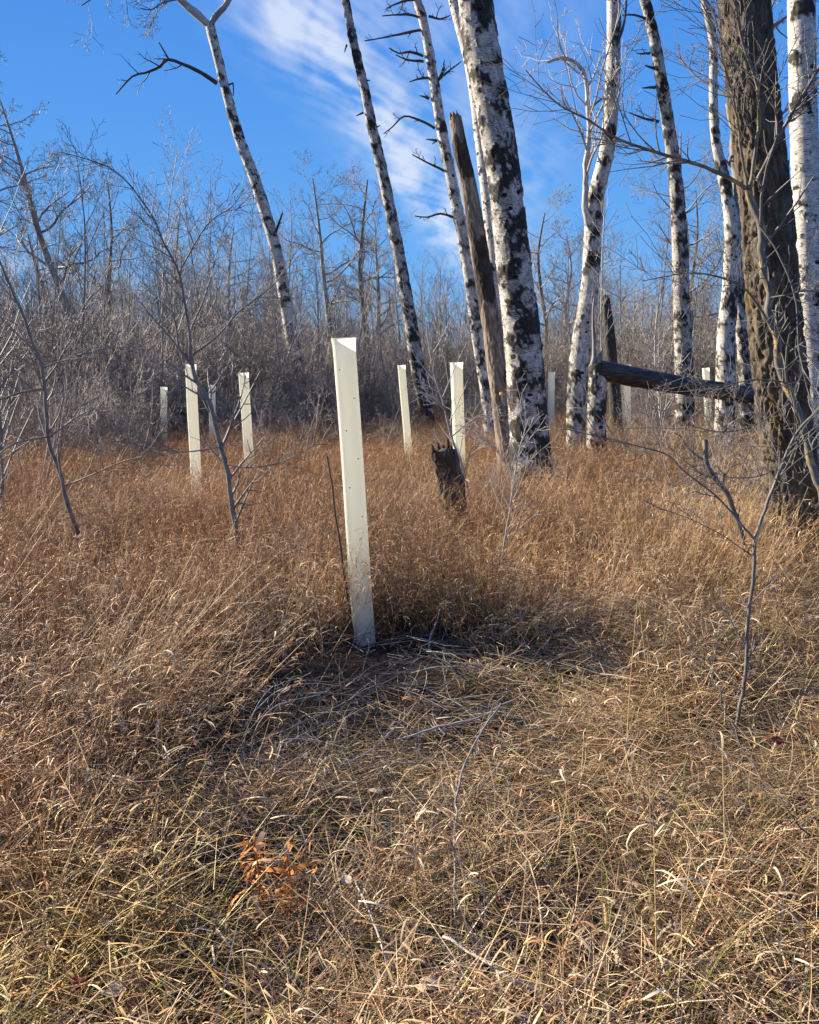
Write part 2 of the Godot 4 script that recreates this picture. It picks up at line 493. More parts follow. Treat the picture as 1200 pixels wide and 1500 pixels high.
# ------------------------------------------------------------------ tree shelters
func shelter(label: String, top: Vector2, bottom_px: float, d: float, width: float, turn: float, marks := false, mat := "tube") -> Node3D:
	var p1 := at_depth(top.x, top.y, d)
	var foot := at_depth(bottom_px, 750, d)
	foot.y = ground_y(foot.x, foot.z) - 0.02
	# bottom_px is where the foot stands: solve its x on the ground at this depth
	var rr := CAM + ray(bottom_px, 750) * (d / -ray(bottom_px, 750).z)
	foot.x = rr.x
	var o := thing("tree_shelter", foot, label, "tree tube", "white plastic tree shelters")
	var s := Shape.new()
	var rows := 40
	var sides := 48
	var axis := (p1 - foot)
	var side := Vector3(cos(turn), 0, -sin(turn))
	side = (side - axis.normalized() * side.dot(axis.normalized())).normalized()
	var fwd := side.cross(axis.normalized())
	for k in rows + 1:
		var f := float(k) / rows
		var c := foot + axis * f
		var half := width * 0.5
		half *= 1.0 + 0.03 * noise.get_noise_2d(f * 140.0, d * 70.0)
		if f > 0.97:
			half *= 1.0 + (f - 0.97) * 2.6
		c += side * 0.006 * noise.get_noise_2d(f * 90.0 + 300.0, d * 50.0)
		for a in sides:
			var ang := TAU * a / sides
			# rounded square
			var q := Vector2(cos(ang), sin(ang))
			var e := pow(pow(absf(q.x), 3.6) + pow(absf(q.y), 3.6), -1.0 / 3.6)
			q *= e * half
			q.y *= 0.9
			s.v.append(c + side * q.x + fwd * q.y)
			s.n.append((side * q.x + fwd * q.y).normalized())
			s.c.append(Color.WHITE)
			s.u.append(Vector2(float(a) / sides, f))
	for k in rows:
		for a in sides:
			var p := k * sides + a
			var b := k * sides + (a + 1) % sides
			s.i.append_array(PackedInt32Array([p, b, p + sides, b, b + sides, p + sides]))
	for k in rows + 1:
		for a in sides:
			var l := s.v[k * sides + posmod(a - 1, sides)]
			var g := s.v[k * sides + (a + 1) % sides]
			var nn := (g - l).cross(axis).normalized()
			s.n[k * sides + a] = nn if nn.dot(s.n[k * sides + a]) > 0 else -nn
	var wall := part("tube_wall", s, M[mat], o, foot)
	var rim := Shape.new()
	var ring := PackedVector3Array()
	var rads := PackedFloat32Array()
	for a in sides + 1:
		ring.append(s.v[rows * sides + a % sides] + foot)
		rads.append(0.0028)
	rim.tube(ring, rads, 5, Color.WHITE)
	part("rim", rim, M.tube, o, foot)
	if marks:
		# punched tie holes
		for k in [[0.905, -0.28, true], [0.815, 0.27, true], [0.715, -0.17, true], [0.625, 0.27, true], [0.535, -0.20, true], [0.44, 0.27, true]]:
			var c: Vector3 = foot + axis * k[0] + side * (k[1] * width) + fwd * 0.0
			var face: Vector3 = fwd if fwd.z > 0 else -fwd
			c += face * (width * 0.45 + 0.0015)
			var hs := Shape.new()
			var rad := 0.0035
			var mid := hs.v.size()
			hs.v.append(c + face * (0.006 if not k[2] else 0.0)); hs.n.append(face); hs.c.append(Color.WHITE); hs.u.append(Vector2.ZERO)
			for a in 12:
				var w := TAU * a / 12
				hs.v.append(c + (side * cos(w) + axis.normalized() * sin(w)) * rad)
				hs.n.append(face if k[2] else (face + (side * cos(w) + axis.normalized() * sin(w)) * 1.5).normalized()); hs.c.append(Color.WHITE); hs.u.append(Vector2.ZERO)
				hs.i.append_array(PackedInt32Array([mid, 1 + a, 1 + (a + 1) % 12]))
			part("tie_hole" if k[2] else "dimple", hs, M.tube_hole if k[2] else M.tube_mark, wall, foot)
	return o

# ------------------------------------------------------------------ grass
const STRAW := [Color(0.46, 0.34, 0.20), Color(0.40, 0.26, 0.14), Color(0.55, 0.44, 0.29), Color(0.33, 0.20, 0.11), Color(0.28, 0.16, 0.085), Color(0.50, 0.37, 0.21), Color(0.62, 0.52, 0.38)]

func straw(r: RandomNumberGenerator) -> Color:
	var c: Color = STRAW[r.randi() % STRAW.size()]
	var k := 1.25 * pow(r.randf(), 0.8) + 0.12
	return Color(c.r * k, c.g * k, c.b * k)

func leaf_blade(s: Shape, r: RandomNumberGenerator, p: Vector3, d: Vector3, length: float, width: float, curl: float, col: Color, segs := 6) -> void:
	var pts := PackedVector3Array([p])
	var ws := PackedFloat32Array([width * 0.35])
	var dir := d.normalized()
	var axis := dir.cross(Vector3.UP)
	if axis.length() < 0.05:
		axis = Vector3(r.randf_range(-1, 1), 0, r.randf_range(-1, 1))
	axis = axis.normalized()
	var twist := r.randf_range(-0.35, 0.35)
	for k in segs:
		var f := float(k + 1) / segs
		dir = dir.rotated(axis, -curl / segs * (0.5 + f)).rotated(Vector3.UP, twist * f)
		pts.append(pts[-1] + dir * length / segs)
		ws.append(0.5 * width * (1.0 - pow(f, 2.2)) + 0.0003)
	s.ribbon(pts, ws, axis + Vector3(0, r.randf_range(-0.5, 0.5), 0), col)

func tall_clump(seed_value: int) -> Shape:
	var r := RandomNumberGenerator.new()
	r.seed = seed_value
	var s := Shape.new()
	var lean := Vector3(r.randf_range(-0.2, 0.2), 0, r.randf_range(-0.2, 0.2))
	for k in 30:
		var a := r.randf() * TAU
		var q := sqrt(r.randf()) * 0.20
		var b := Vector3(cos(a) * q, -0.03, sin(a) * q)
		var h := r.randf_range(0.35, 1.15)
		var dir := (Vector3(r.randf_range(-0.28, 0.28), 1.0, r.randf_range(-0.28, 0.28)) + lean).normalized()
		var bow := Vector3(r.randf_range(-0.2, 0.2), -0.02, r.randf_range(-0.2, 0.2))
		var pts := PackedVector3Array()
		var rads := PackedFloat32Array()
		for j in 5:
			var f := j / 4.0
			pts.append(b + dir * h * f + bow * h * f * f)
			rads.append(lerpf(0.0016, 0.0007, f))
		var col := straw(r)
		s.tube(pts, rads, 3, col)
		for j in r.randi_range(3, 5):
			var f := r.randf_range(0.3, 0.98)
			var p := b + dir * h * f + bow * h * f * f
			var w := r.randf() * TAU
			leaf_blade(s, r, p, Vector3(cos(w), r.randf_range(0.4, 1.5), sin(w)), r.randf_range(0.06, 0.20), r.randf_range(0.0022, 0.0052), r.randf_range(1.4, 4.6), straw(r) * r.randf_range(0.9, 1.3))
		if r.randf() < 0.4:      # a drooping, empty seed head
			var tip := pts[4]
			for j in 6:
				var w := r.randf() * TAU
				leaf_blade(s, r, tip - dir * 0.012 * j, Vector3(cos(w), 1.0, sin(w)), r.randf_range(0.02, 0.045), 0.003, r.randf_range(1.0, 2.4), col, 3)
	return s

func low_clump(seed_value: int, green: float) -> Shape:
	# fine bent blades, snapped stalks and curled leaf ends, all tangled
	var r := RandomNumberGenerator.new()
	r.seed = seed_value
	var s := Shape.new()
	for k in 84:
		var a := r.randf() * TAU
		var q := sqrt(r.randf()) * 0.19
		var b := Vector3(cos(a) * q, -0.02, sin(a) * q)
		var w := r.randf() * TAU
		var lean := r.randf_range(0.05, 1.1)
		var col := straw(r)
		if r.randf() < green:
			col = Color(0.20, 0.22, 0.06) * r.randf_range(0.7, 1.3)
		var long := r.randf_range(0.2, 0.62)
		leaf_blade(s, r, b, Vector3(cos(w) * lean, 1.0, sin(w) * lean), long, r.randf_range(0.0018, 0.0036), r.randf_range(0.2, 1.5), col, 5)
		if k % 3 == 0:      # a snapped stalk lying across the others
			var p := b + Vector3(0, r.randf_range(0.06, 0.4), 0)
			var dir := Vector3(cos(w + 2), r.randf_range(-0.5, 0.6), sin(w + 2)).normalized() * r.randf_range(0.12, 0.34)
			s.tube(PackedVector3Array([p - dir * 0.5, p, p + dir * 0.5]), PackedFloat32Array([0.0012, 0.0012, 0.0008]), 3, straw(r) * 1.1)
		if k % 3 == 1:
			leaf_blade(s, r, b + Vector3(0, r.randf_range(0.08, 0.42), 0), Vector3(cos(w + 2), r.randf_range(0.2, 1.2), sin(w + 2)), r.randf_range(0.05, 0.16), r.randf_range(0.0028, 0.006), r.randf_range(1.2, 3.8), straw(r) * 1.12)
	return s

func litter_patch(seed_value: int) -> Shape:
	var r := RandomNumberGenerator.new()
	r.seed = seed_value
	var s := Shape.new()
	for k in 46:
		var a := r.randf() * TAU
		var q := sqrt(r.randf()) * 0.26
		var b := Vector3(cos(a) * q, r.randf_range(0.004, 0.075), sin(a) * q)
		var w := r.randf() * TAU
		leaf_blade(s, r, b, Vector3(cos(w), r.randf_range(-0.12, 0.25), sin(w)), r.randf_range(0.08, 0.34), r.randf_range(0.002, 0.005), r.randf_range(-0.3, 0.9), straw(r) * r.randf_range(0.55, 1.0), 5)
	return s

func twig_patch(seed_value: int) -> Shape:
	var r := RandomNumberGenerator.new()
	r.seed = seed_value
	var s := Shape.new()
	for k in 20:
		var a := r.randf() * TAU
		var q := sqrt(r.randf()) * 0.28
		var p := Vector3(cos(a) * q, r.randf_range(0.01, 0.12), sin(a) * q)
		var w := r.randf() * TAU
		var dir := Vector3(cos(w), r.randf_range(-0.15, 0.3), sin(w)).normalized()
		var long := 0.08 + 0.42 * pow(r.randf(), 1.8)
		var pts := PackedVector3Array([p])
		var rads := PackedFloat32Array([0.003])
		var rad := r.randf_range(0.0012, 0.004)
		rads[0] = rad
		for j in 5:
			dir = (dir + Vector3(r.randf_range(-0.3, 0.3), r.randf_range(-0.16, 0.12), r.randf_range(-0.3, 0.3))).normalized()
			pts.append(pts[-1] + dir * long / 5.0)
			rads.append(rad * (1.0 - 0.13 * (j + 1)))
		var t := r.randf_range(0.05, 0.30)
		s.tube(pts, rads, 4, Color(t, t * 0.92, t * 0.82))
	return s

func scatter(parent: Node3D, called: String, shapes: Array, mat: Material, places: Array) -> void:
	var lists := []
	for k in shapes.size():
		lists.append([])
	for k in places.size():
		lists[k % shapes.size()].append(places[k])
	for k in shapes.size():
		if lists[k].is_empty():
			continue
		var mm := MultiMesh.new()
		mm.transform_format = MultiMesh.TRANSFORM_3D
		mm.use_colors = true
		mm.mesh = shapes[k].mesh()
		mm.mesh.surface_set_material(0, mat)
		mm.instance_count = lists[k].size()
		for j in lists[k].size():
			mm.set_instance_transform(j, lists[k][j][0])
			mm.set_instance_color(j, lists[k][j][1])
		var o := MultiMeshInstance3D.new()
		o.multimesh = mm
		o.name = called
		o.set_meta("kind", "stuff")
		parent.add_child(o, true)

func inside(poly: PackedVector2Array, x: float, z: float) -> float:
	# signed distance-like value: positive inside
	var p := Vector2(x, z)
	var best := 1e9
	for k in poly.size():
		best = minf(best, p.distance_to(Geometry2D.get_closest_point_to_segment(p, poly[k], poly[(k + 1) % poly.size()])))
	return best if Geometry2D.is_point_in_polygon(p, poly) else -best

func ground_poly(pix: Array) -> PackedVector2Array:
	var out := PackedVector2Array()
	for k in pix:
		var p := on_level(k[0], k[1], 0.0)
		out.append(Vector2(p.x, p.z))
	return out

# ==================================================================
func _ready() -> void:
	seed(12)
	rng.seed = 4
	noise.seed = 3
	noise.frequency = 0.01
	noise.fractal_octaves = 3
	fine.seed = 8
	fine.frequency = 0.01
	fine.fractal_octaves = 4

	# --- camera, sky, sun, exposure
	var cam := Camera3D.new()
	cam.name = "camera"
	cam.position = CAM
	cam.basis = view_basis
	cam.fov = rad_to_deg(2.0 * atan(750.0 / FOCAL))
	cam.near = 0.05
	cam.far = 900.0
	add_child(cam)
	cam.current = true
	var env := Environment.new()
	env.background_mode = Environment.BG_SKY
	env.tonemap_mode = Environment.TONE_MAPPER_LINEAR
	env.tonemap_exposure = 2.5
	env.sdfgi_enabled = true
	env.ssao_enabled = true
	env.ssil_enabled = true
	env.sky = Sky.new()
	env.sky.sky_material = make_sky()
	var we := WorldEnvironment.new()
	we.name = "environment"
	we.environment = env
	add_child(we)
	var sun := DirectionalLight3D.new()
	sun.name = "sun"
	var az := deg_to_rad(115.0)
	var el := deg_to_rad(25.0)
	var to_sun := Vector3(-sin(az) * cos(el), sin(el), cos(az) * cos(el))
	sun.basis = Basis.looking_at(-to_sun, Vector3.UP)
	sun.light_energy = 1.6
	sun.light_color = Color(1.0, 0.95, 0.87)
	sun.light_angular_distance = 0.5
	sun.shadow_enabled = true
	add_child(sun)

	make_materials()
	build_ground()
	build_thicket()
	build_trees()
	build_shelters()
	build_saplings()
	build_grass()
	build_sticks()

func make_sky() -> PanoramaSkyMaterial:
	var w := 3072
	var h := 1536
	var img := Image.create(w, h, false, Image.FORMAT_RGBF)
	var cn := FastNoiseLite.new()
	cn.seed = 41
	cn.frequency = 1.0
	cn.fractal_octaves = 5
	var low := Color(0.125, 0.254, 0.38)
	var mid := Color(0.04, 0.145, 0.36)
	var top := Color(0.015, 0.07, 0.28)
	var white := Color(0.37, 0.385, 0.41)
	for y in h:
		var el := PI * (0.5 - (y + 0.5) / h)
		var base: Color
		if el < 0.0:
			base = low.lerp(Color(0.07, 0.06, 0.045), clampf(-el * 8.0, 0.0, 1.0))
		else:
			var f := sin(el)
			base = low.lerp(mid, 1.0 - exp(-f * 9.0)).lerp(top, smoothstep(0.1, 0.75, f))
		img.fill_rect(Rect2i(0, y, w, 1), base)
		if el < 0.035:
			continue
		var ce := cos(el)
		var se := sin(el)
		var fade := smoothstep(0.04, 0.16, se)
		for x in w:
			var a := TAU * (x + 0.5) / w
			# the layer of cirrus as a flat sheet seen from below: q.x to the right, q.y ahead
			var qx := sin(a) * ce / se
			var qy := cos(a) * ce / se
			var across := qx * 0.988 - qy * 0.152
			var along := qx * 0.152 + qy * 0.988
			across += 0.10 * cn.get_noise_2d(along * 0.5, across * 0.8)
			# parallel bands a few units apart
			var rel := fposmod(across + 0.66 + 2.1, 4.2) - 2.1
			var band := exp(-pow(rel / 0.17, 2.0)) + 0.30 * exp(-pow((rel - 0.42) / 0.34, 2.0))
			if band < 0.02:
				continue
			var streak := cn.get_noise_2d(across * 4.0 + along * 0.8, along * 0.9 - across * 1.0)
			var wisps := cn.get_noise_2d(across * 14.0 - along * 5.0, along * 1.6 + across * 2.0)
			var k := clampf(band * (0.42 + 0.7 * streak + 0.42 * wisps), 0.0, 0.66) * fade
			if k > 0.01:
				img.set_pixel(x, y, base.lerp(white, k))
	var m := PanoramaSkyMaterial.new()
	m.panorama = ImageTexture.create_from_image(img)
	return m

func build_ground() -> void:
	var s := Shape.new()
	var cuts := 90
	for j in cuts + 1:
		for k in cuts + 1:
			var a := (k - cuts * 0.5) / (cuts * 0.5)
			var b := (j - cuts * 0.5) / (cuts * 0.5)
			var x := sinh(a * 4.6) / sinh(4.6) * 400.0
			var z := sinh(b * 4.6) / sinh(4.6) * 400.0 - 6.0
			var e := 0.1
			s.v.append(Vector3(x, ground_y(x, z), z))
			s.n.append(Vector3(ground_y(x - e, z) - ground_y(x + e, z), 2 * e, ground_y(x, z - e) - ground_y(x, z + e)).normalized())
			s.c.append(Color.WHITE)
			s.u.append(Vector2(x, z))
	for j in cuts:
		for k in cuts:
			var p := j * (cuts + 1) + k
			s.i.append_array(PackedInt32Array([p, p + 1, p + cuts + 1, p + 1, p + cuts + 2, p + cuts + 1]))
	var o := part("ground", s, M.soil, self)
	tag(o, "dark soil and thatch under the dry meadow grass", "ground", "", "structure")

# ------------------------------------------------------------------ the wood behind
func front_of_thicket(px: float) -> float:
	# distance at which the scrub starts, by direction
	var t := [[-400, 24.0], [-100, 20.0], [0, 15.5], [200, 15.5], [430, 19.0], [600, 24.0], [800, 26.0], [950, 22.0], [1200, 18.0], [1600, 15.0]]
	for k in t.size() - 1:
		if px < t[k + 1][0]:
			return lerpf(t[k][1], t[k + 1][1], clampf((px - t[k][0]) / (t[k + 1][0] - t[k][0]), 0, 1))
	return 15.0

func build_thicket() -> void:
	var r := RandomNumberGenerator.new()
	r.seed = 77
	var saplings := []
	for k in 9:
		var s := Shape.new()
		grow(s, r, Vector3(0, -0.05, 0), Vector3(r.randf_range(-0.1, 0.1), 1, r.randf_range(-0.1, 0.1)), r.randf_range(5.0, 8.0), r.randf_range(0.034, 0.058), 0, SAPLING)
		saplings.append(s)
	var shrubs := []
	for k in 8:
		var s := Shape.new()
		for j in 9:
			var a := r.randf() * TAU
			grow(s, r, Vector3(cos(a) * 0.12, -0.04, sin(a) * 0.12), Vector3(cos(a) * 0.5, 1, sin(a) * 0.5), r.randf_range(1.3, 2.7), r.randf_range(0.009, 0.018), 0, SHRUB)
		shrubs.append(s)
	var wood := Node3D.new()
	wood.name = "bare_thicket"
	add_child(wood)
	tag(wood, "dense grey mass of bare shrubs and saplings filling the background", "thicket", "", "stuff")
	var places := []
	for k in 1800:
		var px := r.randf_range(-130, 1700)
		var d := front_of_thicket(px) + 1.0 + 34.0 * pow(r.randf(), 1.15)
		if k % 8 == 0:
			d = front_of_thicket(px) - 4.5 * r.randf() * r.randf()
			if (px > 215 and px < 335) or (px > 790 and px < 820) or (px > 890 and px < 945) or (px > 1010 and px < 1060):
				d += 6.0
		var p := at_depth(px, 550, d)
		p.y = ground_y(p.x, p.z)
		var sc := r.randf_range(0.7, 1.25) * (0.6 if k % 8 == 0 else 1.0)
		var tone := r.randf_range(0.4, 1.5)
		places.append([Transform3D(Basis(Vector3.UP, r.randf() * TAU).scaled(Vector3(sc, sc * r.randf_range(0.8, 1.2), sc)), p), Color(tone, tone * 0.98, tone * 0.95)])
	scatter(wood, "shrub", shrubs, M.twig, places)
	places = []
	for k in 1500:
		var px := r.randf_range(-130, 1700)
		var d := front_of_thicket(px) + 8.0 + 48.0 * pow(r.randf(), 0.9)
		var p := at_depth(px, 550, d)
		p.y = ground_y(p.x, p.z)
		var sc := r.randf_range(0.6, 1.1)
		var tone := r.randf_range(0.5, 1.5)
		places.append([Transform3D(Basis(Vector3.UP, r.randf() * TAU).scaled(Vector3(sc, sc, sc)), p), Color(tone, tone * 0.98, tone * 0.96)])
	scatter(wood, "sapling", saplings, M.twig, places)
	# nearer saplings that can be told apart at the front of the thicket
	var protos := []
	for k in 5:
		protos.append(saplings[k].mesh())
		protos[k].surface_set_material(0, M.twig)
	for k in 46:
		var px := -80 + 1360.0 * (k + r.randf()) / 46.0
		var d := front_of_thicket(px) + r.randf_range(0.0, 7.0)
		var p := at_depth(px, 550, d)
		p.y = ground_y(p.x, p.z)
		var o := MeshInstance3D.new()
		o.mesh = protos[k % 5]
		o.name = numbered("bare_sapling")
		add_child(o)
		var sc := r.randf_range(0.45, 0.85)
		o.transform = Transform3D(Basis(Vector3.UP, r.randf() * TAU).scaled(Vector3(sc, sc, sc)), p)
		tag(o, "thin bare grey sapling standing at the front edge of the thicket", "sapling", "thin saplings along the thicket edge")
	# old aspens rising out of the thicket: [px base, depth, px top, py top, trunk px, label]
	var old := [
		[150, 30.0, 8, 150, 15, "grey aspen leaning far left out of the thicket, crooked crown at left edge"],
		[128, 36.0, 150, 265, 10, "upright thin aspen with wide twiggy crown behind the leaning left aspen"],
		[495, 38.0, 468, 262, 11, "crooked bare aspen with forked curling crown left of the centre trees"],
		[546, 38.0, 530, 262, 13, "bare aspen with dense round crown just left of the slim leaning birch"],
		[566, 42.0, 556, 325, 10, "short pale double aspen behind the slim leaning birch"],
		[250, 44.0, 258, 312, 9, "slender grey aspen with rounded twig crown left of the forked white aspen"],
		[52, 40.0, 40, 330, 11, "dark straight aspen in the thicket near the left edge"],
		[790, 40.0, 792, 312, 10, "thin grey aspen partly hidden behind the thickest white trunk"],
		[1012, 34.0, 1004, 190, 11, "pale forked aspen between the two right leaning white trunks"],
		[1030, 38.0, 1024, 280, 9, "slim white aspen stem in the distance right of the right leaning trunk"],
		[845, 42.0, 832, 345, 9, "small crooked aspen left of the double trunk, low rounded crown"],
		[-40, 20.0, -60, 40, 16, "bare aspen at left edge whose twigs reach into the sky"],
		[330, 46.0, 338, 330, 9, "faint slender aspen behind the forked white aspen"],
	]
	for k in old.size():
		var a: Array = old[k]
		var p := at_depth(a[0], 550, a[1])
		p.y = ground_y(p.x, p.z)
		var t := at_depth(a[2], a[3], a[1])
		var o := thing("old_aspen", p, a[5], "tree", "old aspens rising out of the thicket")
		var h := t.y
		var rad: float = a[4] * 0.5 * a[1] / FOCAL
		var spec := OLD.duplicate()
		spec.tone = 0.24 if k % 2 == 0 else 0.31
		var rk := RandomNumberGenerator.new()
		rk.seed = 500 + k
		# trunk path bends towards its top
		var bend := Vector3(rk.randf_range(-0.4, 0.4), 0, rk.randf_range(-0.6, 0.6))
		var tp := []
		for j in 6:
			var f := j / 5.0
			tp.append(p.lerp(t, f) + bend * sin(f * PI) + Vector3(noise.get_noise_1d(k * 90 + j * 40.0), 0, noise.get_noise_1d(k * 70 + j * 40.0 + 500)) * 0.7 * f)
		tp[0].y -= 0.1
		var path := smooth_path(tp, 0.3)
		var radii := PackedFloat32Array()
		for j in path.size():
			radii.append(rad * lerpf(1.0, 0.10, pow(float(j) / path.size(), 1.3)))
		var s := Shape.new()
		s.tube(path, radii, 9, Color(spec.tone, spec.tone * 0.96, spec.tone * 0.91), true)
		part("trunk", s, M.aspen_rough if k % 2 else M.twig, o, p)
		var c := Shape.new()
		for j in 15:
			var f := 0.42 + 0.58 * (j + rk.randf()) / 15.0
			var q := mini(int(f * (path.size() - 1)), path.size() - 2)
			var w := rk.randf() * TAU
			grow(c, rk, path[q], Vector3(cos(w), rk.randf_range(0.1, 0.8), sin(w)), h * rk.randf_range(0.17, 0.32) * (1.25 - 0.5 * f), radii[q] * 0.5, 1, spec)
		part("crown", c, M.twig, o, p)

# ------------------------------------------------------------------ the named trees
func build_trees() -> void:
	var r := RandomNumberGenerator.new()
	r.seed = 31
	var t: Array
	# A: forked white aspen on the left
	t = aspen("slender white aspen leaning left, forked at its top, with one long dead branch", [[446, 600, 20], [425, 480, 19], [405, 370, 17], [376, 270, 16], [350, 200, 15], [328, 120, 13], [308, 38, 14]], 22.0, "aspen", 0.0, 101, false)
	marked_branch("branch", [[308, 40], [292, 22], [266, -2], [246, -50], [228, -110], [222, -180]], 22.0, 22.0, 11, 6, 0.42, t[0], t[1], r, 9, 3.2, CROWN)
	marked_branch("branch", [[308, 40], [322, 18], [338, -6], [352, -60], [360, -130]], 22.0, 22.4, 8, 5, 0.30, t[0], t[1], r, 6, 2.4, CROWN)
	marked_branch("branch", [[318, 122], [295, 106], [268, 93], [247, 86], [235, 98], [212, 107], [194, 112], [170, 138]], 22.0, 21.6, 6, 1.6, 0.07, t[0], t[1], r, 6, 0.55)
	marked_branch("branch", [[247, 86], [240, 74], [233, 62]], 21.8, 21.7, 2.6, 1.4, 0.07, t[0], t[1], r, 1, 0.2)
	marked_branch("branch", [[266, -2], [238, 4], [222, 14], [206, 12]], 22.0, 21.0, 3, 1.2, 0.12, t[0], t[1], r, 10, 0.8, CROWN)
	marked_branch("branch", [[246, -50], [190, -40], [150, -12], [120, 8]], 22.0, 20.6, 4, 1.2, 0.12, t[0], t[1], r, 10, 1.0, CROWN)
	marked_branch("branch", [[332, 125], [342, 122], [342, 140]], 22.0, 21.8, 2.5, 1.2, 0.07, t[0], t[1], r, 1, 0.15)
	marked_branch("branch", [[402, 352], [408, 330], [414, 312]], 22.0, 21.8, 5, 2, 0.05, t[0], t[1], r, 1, 0.2)
	# B: slim one right of the shelter
	t = aspen("slim white and black aspen leaning left, right behind the nearest white tube", [[626, 610, 20], [612, 540, 20], [598, 450, 18], [580, 350, 17], [562, 260, 16], [545, 185, 14], [533, 125, 13], [518, 60, 12], [506, 0, 11]], 20.0, "aspen_dark", 5.0, 102)
	for k in [[[533, 118], [542, 118]], [[532, 165], [522, 170]], [[548, 188], [557, 184]], [[508, 66], [505, 76]]]:
		marked_branch("branch_stub", k, 20.0, 19.9, 3, 1.2, 0.06, t[0], t[1], r, 0)
	# C: the one with many dead side branches
	t = aspen("thin white aspen with many dead side branches beside the broken brown snag", [[716, 600, 19], [700, 490, 19], [686, 390, 18], [666, 285, 16], [648, 195, 15], [636, 120, 14], [622, 40, 13], [610, -5, 12]], 14.0, "aspen", 4.5, 103)
	for k in [[[615, 26], [595, 21], [560, 23]], [[617, 44], [585, 50], [560, 55], [534, 60]], [[629, 24], [645, 28], [660, 22]], [[620, 82], [600, 76], [585, 78], [570, 70]], [[620, 90], [598, 88], [580, 80]], [[640, 122], [648, 105], [651, 88]], [[641, 118], [660, 102], [676, 90]], [[627, 114], [612, 116], [600, 120]], [[637, 188], [615, 176], [592, 170], [575, 186], [562, 196]], [[650, 250], [630, 240], [604, 226]], [[663, 318], [645, 313], [625, 318], [608, 316]], [[628, 144], [615, 140]], [[640, 206], [624, 204]], [[610, 0], [590, 2], [566, 12]]]:
		marked_branch("branch", k, 14.0, 13.7 if k.size() > 2 else 13.9, 4.0, 1.3, 0.07, t[0], t[1], r, 3 if k.size() > 2 else 1, 0.22)
	# D: broken snag
	var pr := trunk_points([[744, 668, 32], [735, 590, 30], [722, 490, 28], [706, 390, 26], [690, 290, 24], [676, 225, 22], [667, 172, 18]], 10.6)
	var base: Vector3 = pr[0][0]
	base.y = 0
	var o := thing("broken_snag", base, "barkless brown dead trunk snapped off at mid height beside the thickest aspen", "snag")
	part("trunk", trunk_shape(pr[0], pr[1], "snag", 60, 0.025, 104), M.dark_bark, o, base)
	var sp := Shape.new()
	for k in 7:      # splinters round the break
		var a := TAU * k / 7.0
		var p: Vector3 = pr[0][-1] + Vector3(cos(a) * 0.05, -0.03, sin(a) * 0.05)
		sp.tube(PackedVector3Array([p, p + Vector3(-0.008, 0.05, 0), p + Vector3(-0.02, r.randf_range(0.06, 0.13), 0.0)]), PackedFloat32Array([0.03, 0.022, 0.003]), 5, Color(0.30, 0.24, 0.18))
	part("splinter", sp, M.dark_bark, o, base)
	var fg := Shape.new()
	var fp := at_depth(736, 577, 10.42)
	for j in 5:
		for k in 12:
			var ph := -0.5 + j * 0.26
			var a := TAU * k / 12.0
			var q := Vector3(cos(a) * cos(ph), sin(ph) * 0.8, sin(a) * cos(ph))
			fg.v.append(fp + q * 0.04 * (1.0 + 0.25 * sin(a * 3.0))); fg.n.append(q.normalized()); fg.c.append(Color.WHITE); fg.u.append(Vector2.ZERO)
	for j in 4:
		for k in 12:
			var p := j * 12 + k
			var q := j * 12 + (k + 1) % 12
			fg.i.append_array(PackedInt32Array([p, q, p + 12, q, q + 12, p + 12]))
	part("shelf_fungus", fg, M.fungus, o, base)
	# E: white one just behind F
	aspen("white aspen trunk pressed against the left of the thickest trunk", [[752, 640, 24], [742, 540, 24], [731, 440, 23], [718, 310, 22], [706, 205, 21], [692, 100, 21], [668, 0, 22]], 11.4, "aspen_clean", 5.0, 105)
	# F: the thickest
	t = aspen("thickest white aspen trunk, heavily scarred black, leaning left in the centre", [[778, 705, 62], [775, 640, 56], [770, 560, 54], [762, 470, 52], [750, 370, 49], [738, 260, 47], [722, 160, 49], [708, 80, 49], [697, 10, 48]], 9.4, "aspen_dark", 6.0, 106)
	var burl := Shape.new()      # the knob on its right side
	var bp := at_depth(792, 506, 9.4)
	burl.tube(PackedVector3Array([bp - Vector3(0.12, 0.08, 0), bp - Vector3(0.05, 0.02, 0), bp, bp + Vector3(0.03, 0.0, 0)]), PackedFloat32Array([0.10, 0.09, 0.05, 0.012]), 9, Color(0.05, 0.045, 0.04), true)
	part("knob", burl, M.dark_bark, t[0], t[1])
	# G: the bent pale one with a side stem
	t = aspen("bent white aspen with a thin side stem, standing left of the snapped log", [[846, 650, 32], [846, 570, 29], [852, 500, 28], [864, 420, 25], [868, 350, 25], [874, 285, 24], [890, 215, 22], [897, 130, 21], [899, 50, 20], [899, -5, 20]], 14.6, "aspen", 5.5, 107)
	marked_branch("side_stem", [[862, 330], [858, 290], [859, 250], [863, 187], [861, 140], [852, 102], [838, 88], [820, 85], [803, 92]], 14.5, 14.3, 10, 4, 0.42, t[0], t[1], r, 10, 1.7, CROWN)
	marked_branch("branch", [[864, 160], [875, 150], [886, 142]], 14.5, 14.4, 4, 2, 0.06, t[0], t[1], r, 1, 0.2)
	marked_branch("branch", [[905, 64], [912, 45], [917, 20], [918, -10]], 14.5, 14.4, 4, 2, 0.08, t[0], t[1], r, 3, 0.4)
	# H: the snapped trunk and its fallen top
	var d := 12.4
	pr = trunk_points([[874, 672, 30], [873, 620, 27], [875, 575, 26], [877, 535, 26]], d)
	base = pr[0][0]
	base.y = 0
	o = thing("aspen_stub", base, "short snapped aspen stub that carries the left end of the black log", "stub")
	part("trunk", trunk_shape(pr[0], pr[1], "aspen_dark", 60, 0.022, 108), M.aspen, o, base)
